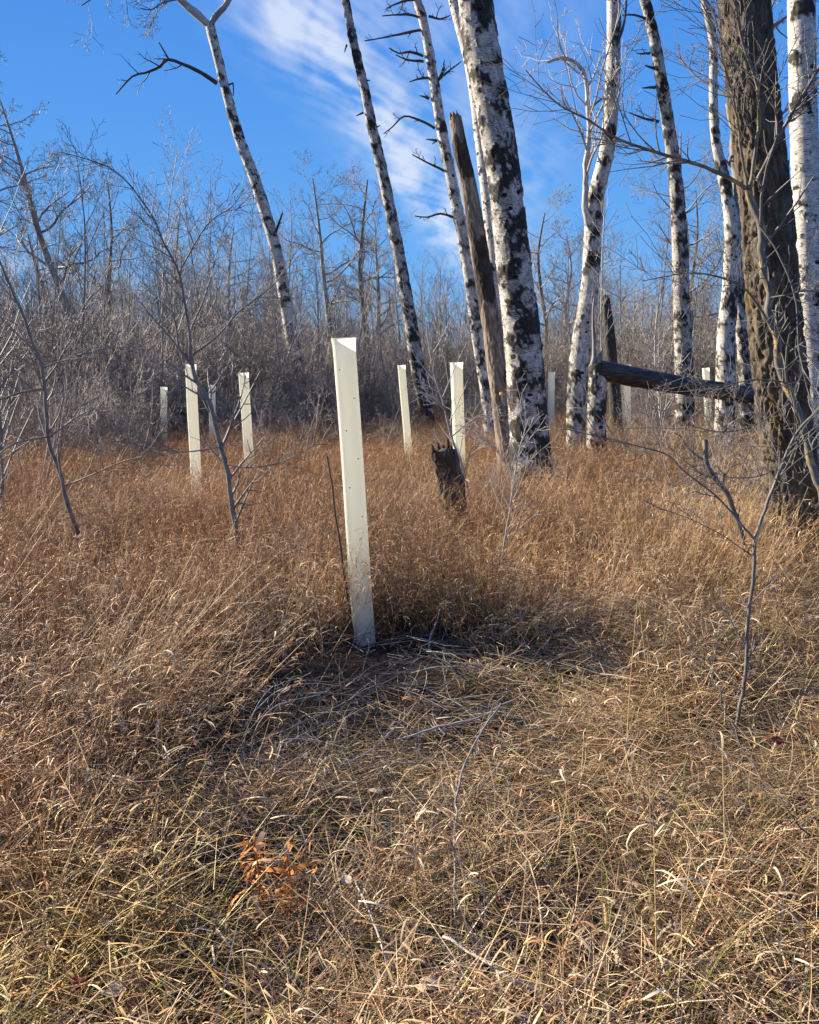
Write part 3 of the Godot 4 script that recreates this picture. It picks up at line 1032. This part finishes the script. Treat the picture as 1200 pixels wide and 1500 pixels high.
	marked_branch("splinter", [[870, 545], [870, 500], [869, 460], [871, 436]], d, d, 9, 2, 0.26, o, base, r, 0)
	marked_branch("splinter", [[879, 545], [879, 520], [882, 512]], d, d, 12, 3, 0.25, o, base, r, 0)
	var l0 := at_depth(884, 543, d)
	var l1 := at_depth(1000, 565, d)
	var l2 := at_depth(1112, 582, d)
	var dir := (l2 - l1).normalized()
	dir = (dir + Vector3(0, -0.06, 0)).normalized()
	var l3 := l2 + dir * ((l2.y - 0.05) / -dir.y)
	var log_thing := thing("fallen_log", l0, "black wet snapped log slanting right from the aspen stub to the brown trunk", "log")
	part("bole", trunk_shape([l0 - dir * 0.06, l1, l2, l2.lerp(l3, 0.5), l3], [0.145, 0.14, 0.12, 0.10, 0.07], "log", 48, 0.03, 109), M.log, log_thing, l0)
	# dark snag behind
	pr = trunk_points([[902, 600, 18], [897, 540, 17], [892, 480, 15], [886, 434, 13]], 17.0)
	base = pr[0][0]
	base.y = 0
	o = thing("dark_snag", base, "dark rotten snag standing behind the snapped aspen stub", "snag")
	part("trunk", trunk_shape(pr[0], pr[1], "log", 40, 0.04, 110), M.dark_bark, o, base)
	# I
	t = aspen("white aspen leaning left between the double trunk and the brown trunk", [[1003, 610, 27], [1002, 540, 26], [999, 460, 24], [996, 370, 22], [992, 290, 20], [984, 215, 18], [974, 150, 17], [963, 80, 15], [950, 20, 14], [943, -5, 14]], 18.0, "aspen_dark", 5.0, 111)
	for k in [[[948, 28], [930, 22], [912, 22]], [[952, 78], [940, 79], [933, 78]], [[958, 100], [945, 96]], [[960, 128], [940, 129]], [[965, 178], [945, 174], [935, 170], [922, 165]]]:
		marked_branch("branch", k, 18.0, 17.8, 4, 1.3, 0.08, t[0], t[1], r, 1, 0.3)
	# J: forked one just left of the brown trunk
	t = aspen("white aspen forking low just left of the furrowed brown trunk", [[1062, 600, 27], [1063, 500, 25], [1070, 420, 23], [1073, 340, 22], [1066, 290, 17], [1058, 250, 15], [1048, 200, 13], [1045, 130, 12], [1045, 70, 11], [1037, 20, 11], [1030, -5, 10]], 15.0, "aspen", 4.0, 112)
	marked_branch("side_stem", [[1073, 350], [1080, 305], [1079, 250], [1074, 200], [1070, 150]], 15.0, 15.2, 17, 11, 0.22, t[0], t[1], r, 2, 0.5)
	aspen("thin white aspen low behind the fork beside the brown trunk", [[1094, 600, 18], [1089, 520, 17], [1084, 450, 16], [1081, 380, 14], [1082, 320, 12]], 16.5, "aspen_dark", 5.0, 113)
	# K: the brown poplar
	pr = trunk_points([[1172, 815, 96], [1167, 775, 76], [1160, 700, 66], [1148, 600, 65], [1138, 500, 65], [1130, 410, 64], [1122, 300, 62], [1108, 180, 61], [1098, 90, 61], [1090, 0, 62]], 6.1, 6.0)
	base = pr[0][0]
	base.y = 0
	o = thing("poplar_tree", base, "furrowed brown poplar trunk rising at the right of the photo", "tree")
	part("trunk", trunk_shape(pr[0], pr[1], "furrowed", 120, 0.016, 114), M.furrowed, o, base)
	var c := Shape.new()
	for k in 12:
		var a := r.randf() * TAU
		grow(c, r, pr[0][-1 - (k % 3)], Vector3(cos(a), r.randf_range(0.2, 0.9), sin(a)), r.randf_range(1.5, 2.6), 0.04, 0, CROWN)
	part("crown", c, M.twig, o, base)
	# L: white one at the right edge
	aspen("bright white aspen trunk at the right edge behind the brown poplar", [[1196, 705, 40], [1193, 620, 38], [1190, 520, 37], [1184, 400, 37], [1181, 280, 38], [1177, 160, 38], [1175, 60, 38], [1174, -5, 38]], 9.4, "aspen_clean", 6.0, 115)
	# the charred stump
	pr = trunk_points([[666, 750, 42], [663, 722, 38], [657, 690, 36], [650, 663, 35]], 7.2)
	base = pr[0][0]
	base.y = 0
	o = thing("broken_stump", base, "low black rotten stump with jagged top in front of the tree group", "stump")
	part("stump_wood", trunk_shape(pr[0], pr[1], "stump", 56, 0.014, 116), M.dark_bark, o, base)
	for k in 12:
		var a := TAU * k / 12.0 + 0.2
		var p: Vector3 = pr[0][-1] + Vector3(cos(a) * 0.085, -0.06, sin(a) * 0.085)
		var q := Shape.new()
		q.tube(PackedVector3Array([p, p + Vector3(-0.01, 0.06, 0), p + Vector3(-0.02, r.randf_range(0.03, 0.19), 0)]), PackedFloat32Array([0.034, 0.028, 0.006]), 6, Color(0.13, 0.10, 0.075), true)
		part("splinter", q, M.dark_bark, o, base)
	marked_branch("bark_strip", [[650, 712], [652, 730], [656, 748], [660, 765]], 7.22, 7.2, 6, 4, 0.45, o, base, r, 0)

# ------------------------------------------------------------------ tree shelters
func build_shelters() -> void:
	shelter("nearest and tallest white plastic tree tube, standing in the centre of the grass", Vector2(503, 496), 533, 4.7, 0.128, 0.12, true)
	shelter("white tube left of centre, partly crossed by the bent left sapling", Vector2(279, 534), 290, 9.0, 0.115, 0.3)
	shelter("thin pale tube just right of the tube behind the bent left sapling", Vector2(311, 564), 314, 15.5, 0.12, 0.2)
	shelter("white tube standing alone between the bent left sapling and the nearest tube", Vector2(357, 546), 369, 10.8, 0.125, 0.1)
	shelter("small faint tube farthest left at the thicket edge", Vector2(240, 567), 244, 15.0, 0.11, 0.4)
	shelter("slim white tube just right of the nearest tube", Vector2(588, 535), 602, 12.3, 0.11, 0.1)
	shelter("white tube with shaded right side behind the black stump", Vector2(669, 531), 674, 11.0, 0.15, 0.35)
	shelter("small distant tube between the thickest trunk and the bent aspen", Vector2(808, 545), 804, 19.0, 0.14, 0.2)
	shelter("white tube standing under the black slanting log", Vector2(917, 534), 915, 17.0, 0.16, 0.2)
	shelter("small distant tube showing above the black log near the brown poplar", Vector2(1034, 539), 1033, 20.0, 0.15, 0.1)
	# the stake beside the nearest tube
	var top := at_depth(480, 668, 4.74)
	var foot := at_depth(521, 925, 4.62)
	foot.y = -0.06
	var s := Shape.new()
	var pts := PackedVector3Array()
	var rads := PackedFloat32Array()
	for k in 14:
		var f := k / 13.0
		pts.append(foot.lerp(top, f) + Vector3(0.006 * noise.get_noise_1d(k * 60.0), 0, 0))
		rads.append(lerpf(0.0095, 0.006, f))
	s.tube(pts, rads, 6, Color.WHITE, true)
	var o := part("wooden_stake", s, M.stake, self)
	tag(o, "thin dark stake leaning beside the left side of the nearest tube", "stake")

# ------------------------------------------------------------------ saplings near by
func sapling(called: String, label: String, stems: Array, tone: float, seed_value: int, spec := WHIP) -> void:
	# stems: [[marks], d0, d1, w0, w1, twigs, twig length]
	var r := RandomNumberGenerator.new()
	r.seed = seed_value
	var first: Array = stems[0]
	var base := at_depth(first[0][0][0], first[0][0][1], first[1])
	base.y = ground_y(base.x, base.z)
	var o := thing(called, base, label, "sapling", "bare saplings in the meadow")
	for k in stems.size():
		var q: Array = stems[k]
		marked_branch("stem" if k == 0 else "branch", q[0], q[1], q[2], q[3] * 0.66, q[4] * 0.66, tone, o, base, r, int(q[5] * 2.3) + 1, q[6] * 1.25, spec, 0.10 if called == "lichen_sapling" and k < 4 else 0.0)

func build_saplings() -> void:
	sapling("bent_sapling", "bent grey sapling crossing the tubes left of the nearest tube, long arching top", [
		[[[352, 850], [345, 783], [340, 727], [328, 673], [317, 627], [303, 580], [287, 555], [278, 525]], 5.9, 6.0, 13, 9, 5, 0.5],
		[[[280, 530], [277, 493], [270, 440], [263, 400], [240, 357], [227, 323], [207, 293], [183, 263], [160, 245], [133, 235], [90, 223]], 6.0, 5.6, 7, 1.6, 13, 0.22],
		[[[263, 400], [287, 353], [310, 323], [340, 303], [357, 277]], 5.95, 6.2, 4, 1.5, 7, 0.25],
		[[[280, 483], [300, 433], [313, 393], [323, 350], [340, 307]], 6.0, 6.3, 4, 1.5, 7, 0.25],
		[[[283, 520], [320, 490], [350, 457], [397, 420], [440, 372]], 6.0, 6.3, 5, 1.5, 9, 0.3],
		[[[280, 525], [262, 510], [257, 477], [243, 410], [236, 340]], 6.0, 6.2, 5, 1.5, 9, 0.3],
		[[[303, 580], [318, 560], [330, 530], [328, 505], [370, 545]], 6.0, 5.8, 4, 1.3, 5, 0.25],
		[[[333, 680], [360, 685], [400, 680], [440, 665]], 5.9, 5.7, 4, 1.5, 6, 0.25],
		[[[322, 655], [260, 662], [190, 650], [150, 640]], 5.95, 5.8, 3.4, 1.2, 6, 0.25]], 0.18, 201)
	sapling("bent_sapling", "grey sapling with wide side branches near the left edge, leaning left", [
		[[[118, 840], [113, 780], [103, 747], [90, 700], [73, 653], [68, 613], [65, 560], [43, 487], [7, 400], [-30, 320]], 6.2, 6.2, 10, 4, 6, 0.5],
		[[[66, 560], [85, 530], [105, 490], [135, 420]], 6.2, 6.4, 5, 1.5, 8, 0.35],
		[[[70, 640], [20, 650], [-20, 680]], 6.2, 6.0, 5, 2, 5, 0.4],
		[[[74, 640], [110, 612], [145, 595]], 6.2, 6.0, 4, 1.4, 5, 0.3],
		[[[95, 712], [135, 695], [175, 678], [210, 668]], 6.2, 6.0, 4, 1.4, 6, 0.3],
		[[[66, 570], [30, 575], [0, 585], [-30, 590]], 6.2, 6.0, 6, 2, 6, 0.3],
		[[[60, 540], [100, 525], [150, 512], [200, 508]], 6.2, 6.3, 4, 1.2, 7, 0.3]], 0.18, 202)
	sapling("bent_sapling", "short grey stem cut by the left edge of the photo", [[[[4, 800], [3, 740], [2, 660], [-2, 590], [-8, 500]], 7.0, 7.0, 10, 5, 7, 0.6]], 0.18, 203)
	sapling("forked_sapling", "thin forked sapling in the right foreground, long branch reaching left", [
		[[[1080, 1060], [1090, 1000], [1098, 900], [1106, 800]], 3.3, 3.35, 9, 8, 2, 0.2],
		[[[1105, 795], [1115, 765], [1130, 720], [1165, 640], [1205, 588], [1230, 520]], 3.35, 3.4, 8, 4, 8, 0.3],
		[[[1105, 790], [1080, 760], [1050, 728], [1000, 688], [975, 665], [920, 650], [880, 640], [825, 628]], 3.35, 3.5, 5, 2, 5, 0.16],
		[[[1103, 815], [1060, 785], [1010, 760], [960, 742]], 3.35, 3.45, 3, 1.4, 2, 0.12]], 0.15, 204)
	sapling("lichen_sapling", "lichen spotted grey sapling crossing in front of the furrowed brown poplar", [
		[[[1222, 830], [1197, 700], [1170, 607], [1150, 560], [1133, 483], [1121, 400], [1112, 330], [1096, 275]], 5.3, 5.3, 17, 15, 4, 0.4],
		[[[1096, 278], [1060, 255], [1010, 238], [960, 222], [905, 203], [860, 175], [815, 150], [770, 103]], 5.3, 5.0, 9, 2, 12, 0.35],
		[[[1096, 275], [1085, 210], [1075, 150], [1060, 90], [1045, 40], [1020, -10]], 5.3, 5.1, 6, 2, 9, 0.4],
		[[[1100, 275], [1110, 200], [1108, 120], [1085, 50], [1075, -10]], 5.25, 5.1, 9, 4, 9, 0.4],
		[[[1110, 265], [1140, 205], [1160, 165], [1200, 100], [1230, 60]], 5.2, 5.0, 9, 5, 9, 0.4],
		[[[1133, 483], [1100, 432], [1060, 408], [1010, 400], [940, 412]], 5.25, 5.0, 6, 1.6, 10, 0.35],
		[[[1125, 437], [1160, 430], [1210, 415]], 5.3, 5.1, 5, 2, 6, 0.35],
		[[[1112, 330], [1140, 370], [1165, 440], [1172, 520], [1190, 600]], 5.2, 5.0, 4, 2, 8, 0.35],
		[[[1150, 560], [1110, 556], [1050, 565], [1000, 562]], 5.3, 5.0, 4, 1.4, 8, 0.3],
		[[[1160, 590], [1100, 625], [1050, 632], [1000, 620]], 5.3, 5.0, 4, 1.4, 8, 0.3],
		[[[1180, 640], [1130, 690], [1080, 700], [1040, 690]], 5.3, 4.9, 4, 1.4, 8, 0.3],
		[[[960, 222], [930, 190], [912, 150], [920, 60]], 5.15, 5.1, 3, 1.2, 5, 0.25]], 0.15, 205)
	sapling("thin_sapling", "thin pale sapling in the grass right of the black stump", [
		[[[733, 850], [738, 797], [747, 747], [755, 693], [762, 655], [775, 612]], 5.7, 5.7, 5, 2, 8, 0.28],
		[[[753, 705], [735, 670], [715, 640], [690, 612]], 5.7, 5.9, 3, 1.2, 5, 0.22]], 0.34, 206)
	sapling("thin_sapling", "thin curved sapling rising out of the black stump's right side", [
		[[[697, 790], [682, 700], [665, 650], [651, 598], [632, 530], [625, 470]], 7.6, 7.6, 8, 3, 7, 0.4],
		[[[651, 600], [635, 582], [615, 574]], 7.6, 7.5, 6, 2, 3, 0.25],
		[[[662, 640], [700, 610], [735, 600]], 7.6, 7.4, 3, 1.2, 6, 0.25]], 0.36, 207)
	sapling("dead_crook", "crooked dead stem twisting up left of the furrowed brown poplar", [
		[[[1092, 800], [1080, 757], [1062, 722], [1042, 695], [1035, 675], [1036, 645]], 5.4, 5.5, 10, 12, 2, 0.2]], 0.13, 208, DEAD)
	sapling("thin_sapling", "pale slim sapling standing behind the black slanting log", [
		[[[985, 700], [972, 640], [965, 580], [960, 520], [962, 470], [970, 420]], 13.4, 13.6, 6, 3, 12, 0.7]], 0.42, 209)
	sapling("thin_sapling", "slim bare sapling rising beside the bent white aspen", [
		[[[884, 560], [881, 480], [882, 400], [884, 340], [886, 290]], 14.0, 14.0, 4, 2, 12, 0.6]], 0.38, 210)

	# low bare bushes: [px, depth, height, label]
	var r := RandomNumberGenerator.new()
	r.seed = 55
	for k in [[1062, 7.6, 1.5, "tangled bare bush left of the furrowed brown poplar's foot"], [1215, 6.4, 1.7, "tangled bare bush at the right edge beside the furrowed brown poplar"], [1000, 10.5, 1.5, "bare bush under the middle of the black slanting log"], [776, 8.2, 0.75, "small bare bush at the foot of the thickest aspen"], [30, 9.5, 1.7, "bare grey bush at the left edge in front of the thicket"], [165, 11.0, 1.5, "bare grey bush between the two left saplings"], [425, 11.5, 1.5, "bare bush behind the nearest tube, left side"], [545, 14.0, 1.5, "bare bush showing between the nearest tube and the slim tube"], [925, 13.5, 1.3, "bare bush in front of the tube under the black log"], [330, 12.5, 1.4, "bare bush between the bent sapling and the lone white tube"]]:
		var p := at_depth(k[0], 550, k[1])
		p.y = ground_y(p.x, p.z)
		var o := thing("bare_bush", p, k[3], "bush", "bare bushes in the meadow")
		var spec := SHRUB.duplicate()
		spec.least = 0.0022
		for j in 6:
			var a := r.randf() * TAU
			var st := Shape.new()
			grow(st, r, p + Vector3(cos(a) * 0.08, -0.04, sin(a) * 0.08), Vector3(cos(a) * 0.55, 1, sin(a) * 0.55), k[2] * r.randf_range(0.7, 1.15), r.randf_range(0.006, 0.011), 0, spec)
			part("stem", st, M.twig, o, p)

# ------------------------------------------------------------------ grass
func build_grass() -> void:
	var r := RandomNumberGenerator.new()
	r.seed = 9
	var clearing := ground_poly([[285, 1085], [370, 990], [500, 938], [640, 925], [780, 945], [860, 1000], [800, 1085], [640, 1125], [430, 1150], [320, 1145]])
	var front := ground_poly([[-700, 1330], [0, 1235], [180, 1170], [290, 1090], [330, 1010], [430, 955], [540, 925], [770, 945], [880, 900], [1000, 905], [1250, 900], [1800, 930], [3000, 2600], [600, 6000], [-2500, 2600]])
	var tall := []
	var brush := []
	var low := []
	var litter := []
	var z := 3.0
	while z > -28.0:
		var cell := 0.175 if z > -13.0 else 0.27
		var half := 2.6 + maxf(-z, 0.0) * 0.66
		var x := -half
		while x < half:
			var px := x + r.randf_range(-0.5, 0.5) * cell
			var pz := z + r.randf_range(-0.5, 0.5) * cell
			x += cell
			if Vector2(px, pz).length() < 0.7:
				continue
			var wob := 0.22 * noise.get_noise_2d(px * 90.0, pz * 90.0)
			var f := inside(front, px, pz) + wob
			if pz > -1.9:
				f = maxf(f, 0.6)
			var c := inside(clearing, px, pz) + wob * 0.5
			# dry russet to the left and middle, straw to the right and in front
			var hue := clampf(0.5 - 0.16 * px + 0.04 * (-pz - 5.0) + 0.9 * noise.get_noise_2d(px * 35.0 + 400, pz * 35.0) - 0.3 * clampf(5.0 + pz, 0.0, 2.0), 0.0, 1.0)
			var patch := 1.08 + 0.45 * noise.get_noise_2d(px * 60.0, pz * 60.0 + 900)
			var tint := Color(1.08, 1.0, 0.86).lerp(Color(1.0, 0.77, 0.55), hue) * patch
			if px < 0.2 * noise.get_noise_2d(px * 80, pz * 80) - 0.55 and pz > -2.45 + 0.6 * noise.get_noise_2d(px * 120, pz * 120 + 60):
				tint *= Color(0.96, 1.03, 0.78)
			tint.a = 1.0
			var turn := Basis(Vector3.UP, r.randf() * TAU)
			var g := ground_y(px, pz)
			if f < 0.08:
				var hgt := 0.48 + 0.34 * noise.get_noise_2d(px * 75.0 + 70, pz * 75.0) + 0.28 * pow(r.randf(), 1.5)
				hgt *= clampf(0.85 - f * 0.35, 0.65, 1.0)
				if c > -0.7 and px < 0.0:
					hgt *= 1.22
				# lodged by wind and snow: whole patches lean one way
				var sway := Vector3(noise.get_noise_2d(px * 65.0 + 800, pz * 65.0) * 1.1 + r.randf_range(-0.15, 0.15), 1.0, noise.get_noise_2d(px * 65.0, pz * 65.0 + 1500) * 1.1 + r.randf_range(-0.15, 0.15))
				tall.append([Transform3D(Basis(turn.x, sway * hgt, turn.z), Vector3(px, g, pz)), tint])
				if r.randf() < 0.35:
					litter.append([Transform3D(turn.scaled(Vector3(1, 1.6, 1)), Vector3(px, g, pz)), tint])
			else:
				var heap := c + 0.45 * noise.get_noise_2d(px * 130.0, pz * 130.0) + (0.22 if pz > -3.7 and px > -0.5 and px < 0.7 else 0.0)
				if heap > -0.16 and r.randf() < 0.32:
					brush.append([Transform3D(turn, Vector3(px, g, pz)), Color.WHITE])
				if r.randf() < (0.6 if c < 0.0 else 0.34):
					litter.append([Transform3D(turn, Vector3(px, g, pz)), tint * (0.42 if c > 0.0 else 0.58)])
				if c < 0.0 and noise.get_noise_2d(px * 170.0 + 50, pz * 170.0) > -0.08 or r.randf() < 0.05:
					var hgt := (0.25 + 0.16 * noise.get_noise_2d(px * 80.0, pz * 80.0 + 33) + 0.06 * r.randf()) * clampf(1.6 - 0.3 * f, 1.0, 1.6)
					hgt *= 0.45 + 0.55 * smoothstep(0.0, 0.75, -c)
					low.append([Transform3D(turn.scaled(Vector3(1, hgt / 0.5, 1)), Vector3(px, g, pz)), tint])
				if f < 0.5 and c < -0.3 and r.randf() < 0.35:
					tall.append([Transform3D(turn.scaled(Vector3(1, r.randf_range(0.3, 0.48), 1)), Vector3(px, g, pz)), tint])
		z -= cell
	var shapes := []
	for k in 12:
		var s := tall_clump(600 + k)
		shapes.append(s)
	var o := Node3D.new()
	o.name = "tall_dry_grass"
	add_child(o)
	tag(o, "tall dry russet grass with curled leaves covering the meadow", "grass", "", "stuff")
	tall.shuffle()
	scatter(o, "grass_clump", shapes, M.grass, tall)
	shapes = []
	for k in 10:
		shapes.append(low_clump(700 + k, 0.10 if k % 3 else 0.28))
	o = Node3D.new()
	o.name = "low_tangled_grass"
	add_child(o)
	tag(o, "low tangled straw grass with some green in the foreground", "grass", "", "stuff")
	scatter(o, "grass_clump", shapes, M.grass, low)
	shapes = []
	for k in 7:
		shapes.append(litter_patch(800 + k))
	o = Node3D.new()
	o.name = "straw_litter"
	add_child(o)
	tag(o, "flattened straw and thatch lying on the ground", "litter", "", "stuff")
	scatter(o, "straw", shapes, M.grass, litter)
	shapes = []
	for k in 6:
		shapes.append(twig_patch(900 + k))
	o = Node3D.new()
	o.name = "brush_litter"
	add_child(o)
	tag(o, "heap of small broken grey twigs covering the dark clearing", "brush", "", "stuff")
	scatter(o, "twigs", shapes, M.twig, brush)
	print("grass clumps: ", tall.size(), " ", low.size(), " ", litter.size())

# ------------------------------------------------------------------ sticks, leaves, stalks
func stick(label: String, marks: Array, w0: float, w1: float, tone: float, category := "stick", called := "fallen_stick", group := "sticks lying in the clearing") -> void:
	# marks: [px, py, height above ground]
	var pts := []
	for k in marks:
		pts.append(on_level(k[0], k[1], k[2]))
	var path := smooth_path(pts, 0.03)
	var radii := PackedFloat32Array()
	for k in path.size():
		radii.append(0.8 * lerpf(w0, w1, float(k) / (path.size() - 1)) * (1.0 + 0.4 * fine.get_noise_1d(k * 90.0 + w0 * 1e5)))
		path[k] += Vector3(0.3, 1, 0.5) * 0.025 * noise.get_noise_1d(k * 14.0 + marks[0][0])
	var s := Shape.new()
	s.tube(path, radii, 6, Color(tone, tone * 0.92, tone * 0.82), true, 0.4)
	var base: Vector3 = path[0]
	var o := part(called, s, M.twig, self, base)
	o.name = numbered(called)
	o.position = base
	tag(o, label, category, group)

func build_sticks() -> void:
	stick("long bent grey stick running down from the clearing towards the camera", [[735, 1030, 0.16], [712, 1062, 0.17], [690, 1100, 0.17], [672, 1150, 0.16], [666, 1240, 0.17], [667, 1340, 0.17], [677, 1396, 0.06]], 0.006, 0.003, 0.24)
	stick("pale stick lying across the middle of the clearing", [[580, 1082, 0.10], [640, 1068, 0.11], [700, 1050, 0.12], [765, 1018, 0.08]], 0.006, 0.004, 0.42)
	stick("dark twig slanting across the clearing right of the tube's foot", [[600, 935, 0.03], [640, 960, 0.14], [668, 982, 0.14], [690, 1000, 0.05]], 0.004, 0.003, 0.06)
	stick("pale stick lying along the top edge of the clearing", [[600, 985, 0.06], [660, 978, 0.10], [720, 977, 0.10], [790, 990, 0.06]], 0.005, 0.003, 0.40)
	stick("grey stick at the left part of the clearing pointing at the tube", [[340, 1098, 0.04], [420, 1070, 0.10], [500, 1030, 0.12], [590, 985, 0.07]], 0.005, 0.003, 0.26)
	stick("thin pale stick in the left of the clearing, lowest of that bundle", [[420, 1160, 0.05], [500, 1120, 0.10], [560, 1085, 0.10], [610, 1030, 0.06]], 0.004, 0.003, 0.40)
	stick("broken upright twig stub right of the tube's foot", [[628, 955, 0.0], [629, 938, 0.05], [638, 915, 0.12], [646, 890, 0.20]], 0.010, 0.005, 0.36)
	stick("double pale cane lying left of the long bent stick", [[520, 1285, 0.12], [545, 1340, 0.14], [560, 1400, 0.14], [580, 1455, 0.10]], 0.004, 0.003, 0.46)
	stick("thick pale cane at the lower right pointing towards the corner", [[648, 1375, 0.16], [700, 1405, 0.17], [760, 1435, 0.17], [830, 1465, 0.12]], 0.005, 0.003, 0.5)
	stick("dark twig slanting down in the right foreground grass", [[1040, 980, 0.32], [1085, 1090, 0.30], [1150, 1180, 0.30], [1215, 1250, 0.16]], 0.004, 0.003, 0.06)
	stick("thin dark twig in front of the forked sapling's foot", [[1020, 1060, 0.24], [1075, 1110, 0.25], [1130, 1170, 0.24], [1180, 1240, 0.1]], 0.003, 0.002, 0.07)
	# long arching canes in the clearing
	var arcs := [[[352, 1120], [365, 1060], [400, 1005], [455, 988]], [[368, 1130], [372, 1075], [410, 1030], [480, 1015]], [[345, 1085], [385, 1030], [440, 1000], [500, 1003]], [[410, 1160], [405, 1110], [420, 1080], [470, 1085]]]
	var names := ["highest pale grass cane arching over the left of the clearing", "second highest pale cane arching over the left of the clearing", "flattest pale cane arching over the left of the clearing", "lowest short pale cane curling at the left of the clearing"]
	for k in 4:
		var a: Array = arcs[k]
		stick(names[k], [[a[0][0], a[0][1], 0.02], [a[1][0], a[1][1], 0.2], [a[2][0], a[2][1], 0.3], [a[3][0], a[3][1], 0.24]], 0.0028, 0.0016, 0.5, "cane", "grass_cane", "arching canes in the clearing")
	# tall single stalks
	var stalks := [[[255, 1240], [240, 1130], [236, 1000], [240, 905], "tall straw stalk standing alone in the left grass"], [[955, 1040], [946, 970], [938, 900], [930, 845], "tall golden stalk in the grass left of the forked sapling"], [[1065, 1340], [1062, 1240], [1060, 1150], [1058, 1080], "straight straw stalk in the right foreground"], [[965, 1480], [962, 1400], [960, 1300], [958, 1210], "straight straw stalk at the bottom right"], [[915, 1150], [920, 1060], [925, 980], [934, 880], "slim straw stalk slanting right of the clearing"]]
	for k in stalks:
		var foot := on_level(k[0][0], k[0][1], 0.0)
		var s := Shape.new()
		var pts := [foot]
		for j in [1, 2, 3]:
			pts.append(at_depth(k[j][0], k[j][1], -foot.z))
		var path := smooth_path(pts, 0.04)
		var radii := PackedFloat32Array()
		for j in path.size():
			radii.append(lerpf(0.0024, 0.001, float(j) / path.size()))
		s.tube(path, radii, 5, Color(0.55, 0.40, 0.17))
		for j in 6:
			var w := rng.randf() * TAU
			leaf_blade(s, rng, path[int(path.size() * rng.randf_range(0.2, 0.95))], Vector3(cos(w), 1.0, sin(w)), rng.randf_range(0.08, 0.2), 0.005, rng.randf_range(1.5, 3.5), Color(0.6, 0.5, 0.33))
		var o := part("grass_stalk", s, M.grass, self, foot)
		o.name = numbered("grass_stalk")
		o.position = foot
		tag(o, k[4], "grass stalk", "tall single stalks")
	# rust-coloured dock plants in the foreground
	for k in [[378, 1330, 0.30, "rust orange dock plant in the left foreground grass"], [424, 1330, 0.26, "rust orange dock plant with pale curled leaf, right one of two"]]:
		var foot := on_level(k[0], k[1] + 40, 0.0)
		var o := thing("dock_plant", foot, k[3], "plant", "rust orange plants")
		var s := Shape.new()
		s.tube(PackedVector3Array([foot, foot + Vector3(0.01, k[2] * 0.6, 0), foot + Vector3(0.0, k[2], 0.01)]), PackedFloat32Array([0.004, 0.003, 0.002]), 5, Color(0.42, 0.17, 0.04))
		part("stem", s, M.leaf, o, foot)
		var sd := Shape.new()
		for j in 45:
			var f := rng.randf_range(0.35, 1.0)
			var w := rng.randf() * TAU
			leaf_blade(sd, rng, foot + Vector3(cos(w) * 0.03 * rng.randf(), k[2] * f, sin(w) * 0.03 * rng.randf()), Vector3(cos(w), rng.randf_range(-0.2, 0.8), sin(w)), rng.randf_range(0.02, 0.07), rng.randf_range(0.005, 0.010), rng.randf_range(0.5, 3.0), Color(0.55, 0.20, 0.035) * rng.randf_range(0.7, 1.2), 3)
		part("seed_head", sd, M.leaf, o, foot)
		for j in 4:
			var w := rng.randf() * TAU
			var lf := Shape.new()
			leaf_blade(lf, rng, foot + Vector3(0, k[2] * rng.randf_range(0.4, 0.9), 0), Vector3(cos(w), 1.2, sin(w)), rng.randf_range(0.10, 0.2), 0.016, rng.randf_range(1.5, 3.2), Color(0.62, 0.42, 0.22) if j % 2 else Color(0.58, 0.24, 0.05), 8)
			part("leaf", lf, M.leaf, o, foot)
	# a few dead leaves
	var leaves := [[1075, 990, 0.34, Color(0.17, 0.03, 0.02), "small dark red leaf in the grass beside the forked sapling"], [1122, 1078, 0.30, Color(0.19, 0.05, 0.025), "rust red leaf in the right foreground, left of a pair"], [1136, 1088, 0.28, Color(0.17, 0.035, 0.02), "rust red leaf in the right foreground, right of a pair"], [876, 630, 0.0, Color(0.24, 0.05, 0.03), "red brown leaf caught in front of the snapped aspen stub"], [120, 1432, 0.14, Color(0.28, 0.02, 0.04), "crimson leaf at the lower left"], [560, 1160, 0.12, Color(0.60, 0.47, 0.25), "pale yellow dead leaf below the clearing"], [508, 1295, 0.14, Color(0.6, 0.5, 0.38), "pale dead leaf in the middle foreground"], [165, 1460, 0.10, Color(0.62, 0.54, 0.44), "pale crumpled leaf near the bottom left corner"], [640, 1440, 0.14, Color(0.6, 0.48, 0.32), "pale tan leaf at the bottom centre"]]
	for k in leaves:
		var p := on_level(k[0], k[1], k[2]) if k[2] > 0.0 else at_depth(k[0], k[1], 12.1)
		var big := 0.035 if k[2] > 0.0 else 0.09
		var s := Shape.new()
		var w := rng.randf() * TAU
		leaf_blade(s, rng, p, Vector3(cos(w), 0.5, sin(w)), big * 1.6, big, rng.randf_range(0.6, 1.6), k[3], 6)
		leaf_blade(s, rng, p + Vector3(0, 0.002, 0), Vector3(cos(w + 0.5), 0.5, sin(w + 0.5)), big * 1.3, big * 0.8, rng.randf_range(0.6, 1.8), k[3], 6)
		var o := part("dead_leaf", s, M.leaf, self, p)
		o.name = numbered("dead_leaf")
		o.position = p
		tag(o, k[4], "leaf", "dead leaves in the grass")
